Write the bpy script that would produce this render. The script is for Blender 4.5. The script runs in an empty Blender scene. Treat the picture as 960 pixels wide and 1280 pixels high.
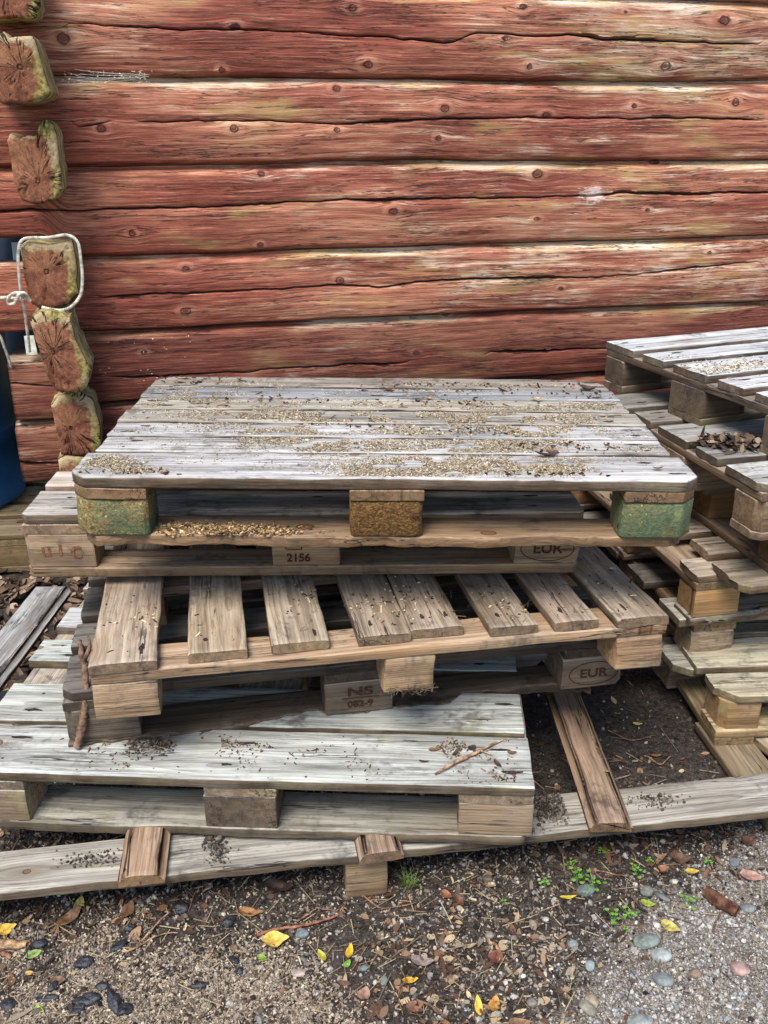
import bpy, math, random
import numpy as np
from mathutils import Matrix, Vector
R = math.radians
scene = bpy.context.scene
C = scene.collection

# ---------------------------------------------------------------- camera
F_PX, PITCH, ROLL, CAM_H = 1153.0, R(22.47), R(-.26), 1.423
cam = bpy.data.cameras.new('camera'); cam.sensor_fit = 'HORIZONTAL'; cam.sensor_width = 36
cam.lens = F_PX / 960 * 36; cam.clip_start = .05; cam.clip_end = 2000
camo = bpy.data.objects.new('camera', cam); C.objects.link(camo)
camo.matrix_world = Matrix.Translation((0, 0, CAM_H)) @ Matrix.Rotation(R(90) - PITCH, 4, 'X') @ Matrix.Rotation(ROLL, 4, 'Z')
scene.camera = camo

# ---------------------------------------------------------------- light
SUN_EL, SUN_AZ = R(58), R(205)      # azimuth measured clockwise from +Y: behind and to the right of the viewer
w = bpy.data.worlds.new('World'); scene.world = w; w.use_nodes = True
nt = w.node_tree; nt.nodes.clear()
sky = nt.nodes.new('ShaderNodeTexSky'); sky.sky_type = 'NISHITA'; sky.sun_disc = False
sky.sun_elevation = SUN_EL; sky.sun_rotation = SUN_AZ; sky.dust_density = 1.2; sky.ozone_density = 1.2
bg = nt.nodes.new('ShaderNodeBackground'); bg.inputs[1].default_value = .12
ow = nt.nodes.new('ShaderNodeOutputWorld')
nt.links.new(sky.outputs[0], bg.inputs[0]); nt.links.new(bg.outputs[0], ow.inputs[0])
sl = bpy.data.lights.new('sun', 'SUN'); sl.energy = 2.6; sl.angle = R(30); sl.color = (1, .97, .93)
so = bpy.data.objects.new('sun', sl); C.objects.link(so)
sd = Vector((math.sin(SUN_AZ) * math.cos(SUN_EL), math.cos(SUN_AZ) * math.cos(SUN_EL), math.sin(SUN_EL)))
so.rotation_euler = sd.to_track_quat('Z', 'Y').to_euler()
scene.view_settings.view_transform = 'Standard'; scene.view_settings.look = 'None'
scene.view_settings.gamma = 1; scene.view_settings.exposure = 1.24
scene.render.engine = 'CYCLES'

# ---------------------------------------------------------------- geometry of the view (used to measure positions on real planes)
def ray(u, v):
    cr, sr = math.cos(ROLL), math.sin(ROLL); a = u - 480; b = v - 640
    x = a * cr + b * sr; y = -a * sr + b * cr
    return np.array([x / F_PX, math.cos(PITCH) - y / F_PX * math.sin(PITCH), -math.sin(PITCH) - y / F_PX * math.cos(PITCH)])
def at(u, v, z):
    d = ray(u, v); t = (z - CAM_H) / d[2]; return np.array([0, 0, CAM_H]) + t * d
WYAW = R(12.27); WY = 2.9
def wl(u, v, off=0):                 # (distance along the wall, height) of a point on the wall plane
    d = ray(u, v); t = (WY - off / math.cos(WYAW)) / (d[1] - d[0] * math.tan(WYAW)); p = np.array([0, 0, CAM_H]) + t * d
    return p[0] * math.cos(WYAW) + (p[1] - WY) * math.sin(WYAW), p[2]
def wpt(s, z, off=0):                # wall coordinates to world
    return Vector((s * math.cos(WYAW) + off * math.sin(WYAW), WY + s * math.sin(WYAW) - off * math.cos(WYAW), z))

# ---------------------------------------------------------------- numpy noise
_T = np.random.RandomState(7).rand(65536)
def vn(x, y=0, z=0, seed=0):
    x, y, z = np.broadcast_arrays(np.asarray(x, float), np.asarray(y, float), np.asarray(z, float))
    xi = np.floor(x).astype(np.int64); yi = np.floor(y).astype(np.int64); zi = np.floor(z).astype(np.int64)
    fx = x - xi; fy = y - yi; fz = z - zi
    fx = fx * fx * (3 - 2 * fx); fy = fy * fy * (3 - 2 * fy); fz = fz * fz * (3 - 2 * fz)
    def h(a, b, c): return _T[(a * 73856093 ^ b * 19349663 ^ c * 83492791 ^ (seed * 2654435 + 12345)) & 65535]
    def l(a, b, t): return a + (b - a) * t
    r = l(l(l(h(xi, yi, zi), h(xi + 1, yi, zi), fx), l(h(xi, yi + 1, zi), h(xi + 1, yi + 1, zi), fx), fy),
          l(l(h(xi, yi, zi + 1), h(xi + 1, yi, zi + 1), fx), l(h(xi, yi + 1, zi + 1), h(xi + 1, yi + 1, zi + 1), fx), fy), fz)
    return r * 2 - 1
def fbm(x, y=0, z=0, seed=0, o=4):
    s = 0; a = 1.; t = 0
    for i in range(o):
        s = s + a * vn(np.asarray(x) * 2 ** i, np.asarray(y) * 2 ** i, np.asarray(z) * 2 ** i, seed + i * 13); t += a; a *= .5
    return s / t
def sst(a, b, x):
    t = np.clip((x - a) / (b - a), 0, 1); return t * t * (3 - 2 * t)

# ---------------------------------------------------------------- meshes
def mk(name, V, quads=None, tris=None, mats=(), parent=None, mw=None, attrs=None, smooth=True, ngons=None, qmat=None):
    V = np.asarray(V, float); me = bpy.data.meshes.new(name)
    ls = []; lt = []; st = 0
    if quads is not None and len(quads):
        q = np.asarray(quads).reshape(-1, 4); ls.append(q.ravel()); lt += [4] * len(q)
    if tris is not None and len(tris):
        q = np.asarray(tris).reshape(-1, 3); ls.append(q.ravel()); lt += [3] * len(q)
    for ng in (ngons or []):
        ls.append(np.asarray(ng)); lt.append(len(ng))
    L = np.concatenate(ls).astype(np.int32); lt = np.array(lt, np.int32)
    me.vertices.add(len(V)); me.vertices.foreach_set('co', V.ravel())
    me.loops.add(len(L)); me.loops.foreach_set('vertex_index', L)
    me.polygons.add(len(lt)); me.polygons.foreach_set('loop_start', np.concatenate([[0], np.cumsum(lt)[:-1]]).astype(np.int32))
    me.polygons.foreach_set('loop_total', lt)
    me.polygons.foreach_set('use_smooth', np.full(len(lt), smooth))
    if qmat is not None: me.polygons.foreach_set('material_index', np.asarray(qmat, np.int32))
    me.update(calc_edges=True); me.validate()
    for k, a in (attrs or {}).items():
        a = np.asarray(a, float)
        if a.ndim == 1: me.attributes.new(k, 'FLOAT', 'POINT').data.foreach_set('value', a)
        elif a.shape[1] == 3: me.attributes.new(k, 'FLOAT_VECTOR', 'POINT').data.foreach_set('vector', a.ravel())
        else: me.attributes.new(k, 'FLOAT_COLOR', 'POINT').data.foreach_set('color', a.ravel())
    for m in mats: me.materials.append(m)
    o = bpy.data.objects.new(name, me); C.objects.link(o)
    if parent: o.parent = parent
    if mw is not None: o.matrix_local = mw
    return o
def tag(o, label, cat, group=None, kind=None):
    if label: o['label'] = label
    if cat: o['category'] = cat
    if group: o['group'] = group
    if kind: o['kind'] = kind
    return o
def empty(name, mw):
    o = bpy.data.objects.new(name, None); C.objects.link(o); o.matrix_world = mw; o.empty_display_size = .05; return o
def gridq(n, m, wrap=False):         # n rows of m verts
    i = np.arange(n - 1)[:, None]; j = np.arange(m if wrap else m - 1)[None]
    k = (j + 1) % m
    return np.stack([i * m + j, (i + 1) * m + j, (i + 1) * m + k, i * m + k], -1).reshape(-1, 4)

# ---------------------------------------------------------------- materials
class NB:
    def __init__(s, name):
        s.m = bpy.data.materials.new(name); s.m.use_nodes = True; s.t = s.m.node_tree; s.t.nodes.clear()
        s.out = s.t.nodes.new('ShaderNodeOutputMaterial'); s.b = s.t.nodes.new('ShaderNodeBsdfPrincipled')
        s.t.links.new(s.b.outputs[0], s.out.inputs[0])
    def n(s, t, **k):
        x = s.t.nodes.new(t)
        for a, b in k.items(): setattr(x, a, b)
        return x
    def put(s, sock, v):
        if isinstance(v, bpy.types.NodeSocket): s.t.links.new(v, sock)
        elif v is not None:
            try: sock.default_value = v
            except Exception: sock.default_value = tuple(v) + (1,)
    def M(s, op, a, b=None, c=None, clamp=False):
        x = s.n('ShaderNodeMath', operation=op, use_clamp=clamp)
        for i, v in enumerate((a, b, c)):
            if v is not None: s.put(x.inputs[i], v)
        return x.outputs[0]
    def V(s, op, a, b=None, sc=None):
        x = s.n('ShaderNodeVectorMath', operation=op); s.put(x.inputs[0], a)
        if b is not None: s.put(x.inputs[1], b)
        if sc is not None: s.put(x.inputs['Scale'], sc)
        return x.outputs[1] if op in ('LENGTH', 'DOT_PRODUCT') else x.outputs[0]
    def xyz(s, x, y, z):
        c = s.n('ShaderNodeCombineXYZ')
        for i, v in enumerate((x, y, z)): s.put(c.inputs[i], v)
        return c.outputs[0]
    def sep(s, v):
        c = s.n('ShaderNodeSeparateXYZ'); s.put(c.inputs[0], v); return c.outputs
    def attr(s, name): return s.n('ShaderNodeAttribute', attribute_name=name)
    def noise(s, vec, scale=1, detail=3, rough=.55, dist=0, out=0):
        x = s.n('ShaderNodeTexNoise'); s.put(x.inputs['Vector'], vec); s.put(x.inputs['Scale'], scale)
        x.inputs['Detail'].default_value = detail; x.inputs['Roughness'].default_value = rough; x.inputs['Distortion'].default_value = dist
        return x.outputs[out]
    def ramp(s, v, a, b, lo=0., hi=1., smooth=True):
        x = s.n('ShaderNodeMapRange', interpolation_type='SMOOTHSTEP' if smooth else 'LINEAR'); x.clamp = True
        for k, q in (('Value', v), ('From Min', a), ('From Max', b), ('To Min', lo), ('To Max', hi)): s.put(x.inputs[k], q)
        return x.outputs[0]
    def mix(s, f, a, b, mode='MIX'):
        x = s.n('ShaderNodeMix', data_type='RGBA', blend_type=mode); s.put(x.inputs[0], f); s.put(x.inputs[6], a); s.put(x.inputs[7], b)
        return x.outputs[2]
    def bump(s, h, strength=.5, dist=.002, nrm=None):
        x = s.n('ShaderNodeBump'); s.put(x.inputs['Height'], h); x.inputs['Strength'].default_value = strength; x.inputs['Distance'].default_value = dist
        if nrm: s.put(x.inputs['Normal'], nrm)
        return x.outputs[0]
    def fin(s, col, rough=.8, nrm=None, spec=.3, **k):
        s.put(s.b.inputs['Base Color'], col); s.put(s.b.inputs['Roughness'], rough); s.b.inputs['Specular IOR Level'].default_value = spec
        if nrm is not None: s.put(s.b.inputs['Normal'], nrm)
        for a, v in k.items(): s.put(s.b.inputs[a], v)
        return s.m

def rgb(h):                           # sRGB hex to linear
    h = h.lstrip('#'); o = []
    for i in (0, 2, 4):
        c = int(h[i:i + 2], 16) / 255; o.append(c / 12.92 if c < .04045 else ((c + .055) / 1.055) ** 2.4)
    return tuple(o)

def wood_material():
    s = NB('weathered_wood'); oi = s.n('ShaderNodeObjectInfo')
    g = s.attr('g').outputs[1]; rnd = oi.outputs['Random']
    off = s.V('SCALE', (17., 9., 5.), sc=rnd)
    P = s.V('ADD', g, off); u, v, wz = s.sep(P); gu, gv, gw = s.sep(g)
    # knots
    vo = s.n('ShaderNodeTexVoronoi', voronoi_dimensions='2D'); s.put(vo.inputs['Vector'], s.xyz(s.M('MULTIPLY', u, 2.6), s.M('MULTIPLY', v, 8.), 0.)); vo.inputs['Scale'].default_value = 1
    px, py, _ = s.sep(vo.outputs['Position'])
    du = s.M('SUBTRACT', u, s.M('DIVIDE', px, 2.6)); dv = s.M('SUBTRACT', v, s.M('DIVIDE', py, 8.))
    cr, cg, _ = s.sep(vo.outputs['Color'])
    gate = s.M('GREATER_THAN', cr, .66)
    krad = s.M('MULTIPLY_ADD', cg, .009, .004)
    r2 = s.M('ADD', s.M('POWER', s.M('DIVIDE', du, .05), 2.), s.M('POWER', s.M('DIVIDE', dv, .02), 2.))
    K = s.M('MULTIPLY', s.M('EXPONENT', s.M('MULTIPLY', r2, -1.)), gate)
    kd = s.M('DIVIDE', s.M('SQRT', s.M('ADD', s.M('POWER', s.M('MULTIPLY', du, .75), 2.), s.M('POWER', dv, 2.))), krad)
    kd = s.M('ADD', kd, s.M('MULTIPLY', s.M('SUBTRACT', s.noise(P, 180, 2), .5), .5))
    v2 = s.M('SUBTRACT', v, s.M('MULTIPLY', s.M('MULTIPLY', dv, K), .95))
    wob = s.M('MULTIPLY', s.M('SUBTRACT', s.noise(s.xyz(s.M('MULTIPLY', u, 1.6), s.M('MULTIPLY', v, 4.), s.M('MULTIPLY', wz, 4.)), 1, 1), .5), .022)
    v3 = s.M('ADD', v2, wob)
    # growth rings around a pith below the board
    vc = s.M('ADD', s.M('SUBTRACT', s.M('ADD', gv, s.M('SUBTRACT', v3, v)), .05), s.M('MULTIPLY', s.M('SUBTRACT', s.M('FRACT', s.M('MULTIPLY', rnd, 7.3)), .5), .12))
    wc = s.M('ADD', gw, s.M('MULTIPLY_ADD', rnd, .05, .012))
    rr = s.M('SQRT', s.M('ADD', s.M('POWER', vc, 2.), s.M('POWER', wc, 2.)))
    rr = s.M('ADD', rr, s.M('MULTIPLY', s.noise(s.xyz(s.M('MULTIPLY', u, 1.6), 0., 0.), 1, 2), .03))
    ph = s.M('FRACT', s.M('MULTIPLY', rr, 210.))
    ring = s.M('POWER', ph, 3.)
    fine = s.noise(s.xyz(s.M('MULTIPLY', u, 6.), s.M('MULTIPLY', v3, 130.), s.M('MULTIPLY', wz, 130.)), 1, 7, .85)
    mid = s.noise(s.xyz(s.M('MULTIPLY', u, 2.2), s.M('MULTIPLY', v3, 45.), s.M('MULTIPLY', wz, 45.)), 1, 6, .72)
    cf = s.noise(s.xyz(s.M('MULTIPLY', u, 1.), s.M('MULTIPLY', v3, 26.), s.M('MULTIPLY', wz, 26.)), 1, 5, .6)
    cg_ = s.ramp(s.noise(s.xyz(s.M('MULTIPLY', u, 3.), s.M('MULTIPLY', v, 12.), 3.), 1, 2), .5, .6)
    crack = s.M('MULTIPLY', s.ramp(s.M('ABSOLUTE', s.M('SUBTRACT', cf, .5)), .004, .011, 1., 0.), cg_)
    blotch = s.noise(P, 7, 5, .65); speck = s.noise(P, 55, 3, .6)
    alpha = oi.outputs['Alpha']                      # 1 = silver grey, 0 = newer brown wood
    silver = s.mix(s.ramp(mid, .25, .75), rgb('#6b6965'), rgb('#c6c5c2'))
    calm = s.ramp(s.noise(s.xyz(s.M('MULTIPLY', u, 3.5), s.M('MULTIPLY', v, 11.), 7.), 1, 3), .36, .62, .12, .8)
    silver = s.mix(s.M('MULTIPLY', s.ramp(fine, .52, .62), calm), silver, rgb('#3a332c'))
    silver = s.mix(s.M('MULTIPLY', ring, .42), silver, rgb('#4d463c'))
    warm = s.mix(s.ramp(mid, .25, .75), rgb('#735638'), rgb('#aa8a61'))
    warm = s.mix(s.M('MULTIPLY', s.ramp(fine, .5, .66), .5), warm, rgb('#523a25'))
    warm = s.mix(s.M('MULTIPLY', ring, .5), warm, rgb('#68482b'))
    geo = s.n('ShaderNodeNewGeometry')
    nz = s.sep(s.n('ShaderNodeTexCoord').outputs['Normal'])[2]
    up = s.ramp(nz, .2, .85, .62, 1.)                # faces that lie open to the rain are greyer than sawn edges
    wm = s.M('MULTIPLY', alpha, up)
    wm = s.M('ADD', wm, s.M('MULTIPLY', s.M('SUBTRACT', blotch, .5), .7), clamp=True)
    col = s.mix(wm, warm, silver)
    hi = s.M('MULTIPLY', s.ramp(fine, .36, .46, 1., 0.), s.M('MULTIPLY', calm, .6)); col = s.mix(hi, col, s.mix(wm, rgb('#c7ab80'), rgb('#dfe0e0')))
    edge = s.M('MULTIPLY', s.M('MULTIPLY', s.ramp(nz, .1, .6, 1., 0.), alpha), s.ramp(blotch, .25, .6, .55, .95))  # brown dirty sides and undersides, with gap shade painted into the colour
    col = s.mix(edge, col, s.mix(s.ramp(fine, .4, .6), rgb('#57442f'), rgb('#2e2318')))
    kin = s.M('MULTIPLY', s.ramp(kd, .9, 1.15, 1., 0.), gate)
    krim = s.M('MULTIPLY', s.ramp(s.M('ABSOLUTE', s.M('SUBTRACT', kd, 1.05)), 0., .22, 1., 0.), gate)
    kcol = s.mix(s.noise(s.V('SCALE', P, sc=1.), 260, 2), rgb('#3a2413'), rgb('#7a5634'))
    col = s.mix(s.M('MULTIPLY', kin, .7), col, s.mix(s.ramp(s.M('FRACT', s.M('MULTIPLY', kd, 3.)), .5, 1.), kcol, rgb('#2c1a10')))
    col = s.mix(s.M('MULTIPLY', krim, .8), col, rgb('#20140c'))
    halo = s.M('MULTIPLY', K, .35)
    col = s.mix(halo, col, rgb('#6b4a2c'))
    dirt = s.M('MULTIPLY', s.ramp(s.M('ADD', blotch, s.M('MULTIPLY', s.M('SUBTRACT', speck, .5), .5)), .52, .78), .75)
    col = s.mix(dirt, col, rgb('#38302a'))
    stain = s.M('MULTIPLY', s.ramp(s.noise(s.xyz(s.M('MULTIPLY', u, 10.), s.M('MULTIPLY', v, 45.), 1.7), 1, 3), .66, .74), .7)
    col = s.mix(stain, col, rgb('#2a241f'))
    damp = s.M('MULTIPLY', s.ramp(s.noise(s.xyz(s.M('MULTIPLY', u, 2.6), s.M('MULTIPLY', v, 14.), s.M('MULTIPLY', wz, 14.)), 1, 5, .65), .5, .7), .42)
    col = s.mix(damp, col, rgb('#4c4033'))
    moss = s.M('MULTIPLY', s.ramp(s.noise(P, 11, 4), .55, .75), .30)
    col = s.mix(moss, col, rgb('#7d7c52'))
    col = s.mix(1., col, oi.outputs['Color'], 'MULTIPLY')
    col = s.mix(s.M('MULTIPLY', crack, .9), col, rgb('#120d09'))
    h = s.M('ADD', s.M('MULTIPLY', mid, .9), s.M('MULTIPLY', fine, .55))
    h = s.M('SUBTRACT', h, s.M('MULTIPLY', ring, .18)); h = s.M('SUBTRACT', h, s.M('MULTIPLY', crack, 1.6)); h = s.M('SUBTRACT', h, s.M('MULTIPLY', krim, .7))
    h = s.M('ADD', h, s.M('MULTIPLY', speck, .25))
    return s.fin(col, .72, s.bump(h, .8, .0022), .35)

def log_material():
    s = NB('red_painted_log'); g = s.attr('g').outputs[1]; u, v, d = s.sep(g); k = s.attr('k').outputs[2]; we = s.attr('wear').outputs[2]
    cr = s.attr('crack').outputs[2]; rnd = s.n('ShaderNodeObjectInfo').outputs['Random']
    uo = s.M('ADD', u, s.M('MULTIPLY', rnd, 31.))
    wob = s.M('MULTIPLY', s.M('SUBTRACT', s.noise(s.xyz(s.M('MULTIPLY', uo, 2.), s.M('MULTIPLY', v, 7.), 0.), 1, 3), .5), .022)
    v3 = s.M('ADD', v, wob)
    fine = s.noise(s.xyz(s.M('MULTIPLY', uo, 5.5), s.M('MULTIPLY', v3, 190.), 0.), 1, 7, .88)
    mid = s.noise(s.xyz(s.M('MULTIPLY', uo, 3.2), s.M('MULTIPLY', v3, 60.), 4.), 1, 7, .75)
    big = s.noise(s.xyz(s.M('MULTIPLY', uo, 1.6), s.M('MULTIPLY', v, 7.), 9.), 1, 4, .6)
    patch = s.noise(s.xyz(s.M('MULTIPLY', uo, 5.), s.M('MULTIPLY', v, 22.), 2.), 1, 5, .65)
    ringp = s.M('FRACT', s.M('ADD', s.M('MULTIPLY', v3, 120.), s.M('MULTIPLY', mid, 2.)))
    ring = s.M('POWER', ringp, 4.)
    cf = s.noise(s.xyz(s.M('MULTIPLY', uo, 1.8), s.M('MULTIPLY', v3, 40.), 7.), 1, 5, .65)
    cgate = s.ramp(s.noise(s.xyz(s.M('MULTIPLY', uo, 3.), s.M('MULTIPLY', v, 14.), 3.), 1, 2), .42, .52)
    chk = s.M('MULTIPLY', s.ramp(s.M('ABSOLUTE', s.M('SUBTRACT', cf, .5)), .003, .010, 1., 0.), cgate)
    red = s.mix(s.ramp(mid, .3, .7), rgb('#5f2c21'), rgb('#98503b'))
    red = s.mix(s.ramp(s.M('ADD', big, s.M('MULTIPLY', we, .16)), .40, .72), red, s.mix(s.ramp(mid, .3, .7), rgb('#8a4731'), rgb('#cb9371')))
    red = s.mix(s.M('MULTIPLY', s.ramp(fine, .37, .47, 1., 0.), .62), red, rgb('#cc9478'))
    red = s.mix(s.M('MULTIPLY', s.ramp(fine, .51, .6), .75), red, rgb('#431c15'))
    wmask = s.M('ADD', s.M('MULTIPLY', patch, .55), s.M('MULTIPLY', mid, .45))
    wmask = s.M('ADD', wmask, s.M('MULTIPLY', s.M('SUBTRACT', .5, fine), .9))
    wmask = s.M('ADD', wmask, s.M('MULTIPLY', we, .3))
    ochre = s.mix(s.ramp(fine, .35, .65), rgb('#a08468'), rgb('#cfb396'))
    col = s.mix(s.M('MULTIPLY', s.ramp(wmask, .57, .72), .7), red, ochre)
    lich = s.M('MULTIPLY', s.ramp(s.M('ADD', s.noise(s.xyz(s.M('MULTIPLY', uo, 3.), s.M('MULTIPLY', v, 12.), 12.), 1, 4, .6), s.M('MULTIPLY', we, .18)), .56, .74), .45)
    col = s.mix(lich, col, rgb('#a8975a'))
    white = s.ramp(s.M('ADD', s.M('ADD', s.M('MULTIPLY', mid, .5), s.M('MULTIPLY', patch, .5)), s.M('ADD', s.M('MULTIPLY', s.M('SUBTRACT', .5, fine), 1.1), s.M('MULTIPLY', we, .2))), .63, .76)
    col = s.mix(s.M('MULTIPLY', white, .75), col, rgb('#dccbb8'))
    kin = s.ramp(s.M('ADD', k, s.M('MULTIPLY', s.M('SUBTRACT', s.noise(g, 70, 4, .7), .5), 2.2)), .6, 1.2, 1., 0.)
    krim = s.ramp(s.M('ABSOLUTE', s.M('SUBTRACT', s.M('ADD', k, s.M('MULTIPLY', s.M('SUBTRACT', s.noise(g, 45, 3), .5), 1.4)), 1.05)), 0., .35, 1., 0.)
    col = s.mix(s.M('MULTIPLY', kin, .85), col, s.mix(s.ramp(s.M('FRACT', s.M('MULTIPLY', k, 3.)), .3, .9), rgb('#5a2c1e'), rgb('#2a120c')))
    col = s.mix(s.M('MULTIPLY', krim, .75), col, rgb('#24100a'))
    col = s.mix(s.M('MULTIPLY', s.M('MULTIPLY', s.ramp(k, 1.3, 2.2, 0., 1.), s.ramp(k, 2.2, 3.6, 1., 0.)), .16), col, rgb('#cfa386'))
    col = s.mix(s.M('MULTIPLY', chk, .8), col, rgb('#2a110b'))
    col = s.mix(s.ramp(cr, .25, .8), col, rgb('#160a06'))
    pat = s.attr('pale').outputs[2]
    col = s.mix(s.M('MULTIPLY', s.ramp(s.M('ADD', pat, s.M('MULTIPLY', s.M('SUBTRACT', s.noise(s.xyz(s.M('MULTIPLY', u, 30.), s.M('MULTIPLY', v, 90.), 0.), 1, 5, .8), .5), 2.4)), .5, .75), .5), col, rgb('#e8ddd0'))
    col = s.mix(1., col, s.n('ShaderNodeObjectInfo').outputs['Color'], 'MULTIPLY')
    h = s.M('ADD', s.M('MULTIPLY', mid, 1.2), s.M('MULTIPLY', fine, .6)); h = s.M('SUBTRACT', h, s.M('MULTIPLY', chk, 1.6))
    h = s.M('SUBTRACT', h, s.M('MULTIPLY', ring, .2)); h = s.M('SUBTRACT', h, s.M('MULTIPLY', krim, .9))
    return s.fin(col, .7, s.bump(h, .85, .0035), .3)

def log_end_material():
    s = NB('log_end_grain'); g = s.attr('g').outputs[1]; e = s.attr('e').outputs[2]; x, y, z = s.sep(s.V('ADD', g, s.V('SCALE', s.V('SUBTRACT', s.noise(g, 16, 3, out=1), (.5, .5, .5)), sc=.03)))
    sd_ = s.M('MULTIPLY', s.n('ShaderNodeObjectInfo').outputs['Random'], 20.)
    r = s.M('SQRT', s.M('ADD', s.M('POWER', x, 2.), s.M('POWER', y, 2.)))
    rs = s.M('MAXIMUM', r, .014)
    cx = s.M('DIVIDE', x, rs); cy = s.M('DIVIDE', y, rs)
    rad = s.noise(s.xyz(s.M('MULTIPLY', cx, 2.6), s.M('ADD', s.M('MULTIPLY', cy, 2.6), sd_), s.M('MULTIPLY', r, 3.5)), 1, 4, .6)
    gate = s.ramp(s.noise(s.V('ADD', g, s.xyz(sd_, 0., 0.)), 11, 2), .50, .55)
    crack = s.M('MULTIPLY', s.ramp(s.M('ABSOLUTE', s.M('SUBTRACT', rad, .5)), .006, .022, 1., 0.), gate)
    rad2 = s.noise(s.xyz(s.M('MULTIPLY', cx, 9.), s.M('ADD', s.M('MULTIPLY', cy, 9.), sd_), s.M('MULTIPLY', r, 25.)), 1, 3, .6)
    crack2 = s.M('MULTIPLY', s.ramp(s.M('ABSOLUTE', s.M('SUBTRACT', rad2, .5)), .004, .03, 1., 0.), .5)
    rw = s.M('ADD', r, s.M('MULTIPLY', s.noise(g, 20, 3), .012))
    ring = s.M('FRACT', s.M('MULTIPLY', rw, 160.))
    n = s.noise(g, 22, 6, .75); n2 = s.noise(s.V('ADD', g, (5., sd_ if False else 3., 1.)), 9, 4)
    col = s.mix(s.ramp(n, .3, .7), rgb('#56301f'), rgb('#9a654a'))
    col = s.mix(s.M('MULTIPLY', ring, .25), col, rgb('#3e1b12'))
    col = s.mix(s.M('MULTIPLY', s.ramp(s.noise(g, 90, 3), .6, .75), .5), col, rgb('#b57b66'))
    col = s.mix(s.M('MULTIPLY', s.ramp(n2, .5, .62), .22), col, rgb('#a27a52'))
    gm = s.ramp(s.M('ADD', e, s.M('MULTIPLY', s.M('SUBTRACT', s.noise(g, 45, 4, .7), .5), 1.3)), .30, .62)
    lcol = s.mix(s.ramp(s.noise(g, 70, 3), .4, .6), rgb('#6d6438'), rgb('#9f9350'))
    lcol = s.mix(s.ramp(n2, .45, .62), lcol, rgb('#a89472'))
    col = s.mix(s.M('MULTIPLY', gm, .85), col, lcol)
    col = s.mix(s.M('MULTIPLY', crack2, .35), col, rgb('#2c140d')); col = s.mix(s.M('MULTIPLY', crack, .95), col, rgb('#0d0604'))
    h = s.M('SUBTRACT', s.M('MULTIPLY', n, .6), s.M('ADD', s.M('MULTIPLY', crack, 2.), s.M('MULTIPLY', crack2, .25)))
    h = s.M('ADD', h, s.M('MULTIPLY', ring, .15))
    return s.fin(col, .85, s.bump(h, .9, .004), .2)

def chip_material():
    s = NB('pressed_chip_block'); oi = s.n('ShaderNodeObjectInfo'); P = s.V('ADD', s.attr('g').outputs[1], s.V('SCALE', (3., 5., 7.), sc=oi.outputs['Random']))
    vo = s.n('ShaderNodeTexVoronoi'); s.put(vo.inputs['Vector'], s.V('ADD', s.V('MULTIPLY', P, (1., 1., 1.6)), s.V('SCALE', s.noise(P, 60, 2, out=1), sc=.012))); vo.inputs['Scale'].default_value = 240
    c1 = s.sep(vo.outputs['Color'])[0]
    col = s.mix(c1, rgb('#5f4a2c'), rgb('#a48a5a'))
    col = s.mix(s.M('MULTIPLY', s.ramp(vo.outputs['Distance'], .4, .8), .5), col, rgb('#332613'))
    gr = s.M('SUBTRACT', 1., oi.outputs['Alpha'])    # how much green paint is left on the block
    pn = s.M('ADD', s.noise(P, 7, 5, .75), s.M('MULTIPLY', s.M('SUBTRACT', c1, .5), .22))
    gm = s.M('MULTIPLY', s.ramp(pn, .38, .6), gr)
    col = s.mix(gm, col, s.mix(s.noise(P, 40, 3), rgb('#20402c'), rgb('#446650')))
    li = s.M('MULTIPLY', s.ramp(s.noise(P, 26, 5, .7), .52, .68), s.M('MULTIPLY_ADD', gr, .5, .12))
    col = s.mix(li, col, s.mix(s.noise(P, 120, 2), rgb('#6b6a38'), rgb('#9d9560')))
    col = s.mix(s.M('MULTIPLY', s.ramp(s.noise(P, 90, 2), .66, .72), gr), col, rgb('#b9a565'))
    col = s.mix(s.ramp(s.noise(s.V('ADD', P, (3., 3., 3.)), 18, 4), .6, .72), col, rgb('#2b2115'))
    col = s.mix(1., col, oi.outputs['Color'], 'MULTIPLY')
    h = s.M('ADD', c1, s.noise(P, 120, 3))
    return s.fin(col, .9, s.bump(h, .8, .003), .2)

def simple(name, a, b, scale=30, rough=.8, spec=.3, bumps=(.4, .002), tint=False, col_attr=False, **k):
    s = NB(name); tc = s.n('ShaderNodeTexCoord').outputs['Object']; n = s.noise(tc, scale, 5, .65)
    col = s.mix(s.ramp(n, .3, .7), a, b)
    if col_attr: col = s.mix(1., col, s.attr('col').outputs[0], 'MULTIPLY')
    if tint: col = s.mix(1., col, s.n('ShaderNodeObjectInfo').outputs['Color'], 'MULTIPLY')
    return s.fin(col, rough, s.bump(s.noise(tc, scale * 2.5, 4), bumps[0], bumps[1]) if bumps else None, spec, **k)

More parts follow.
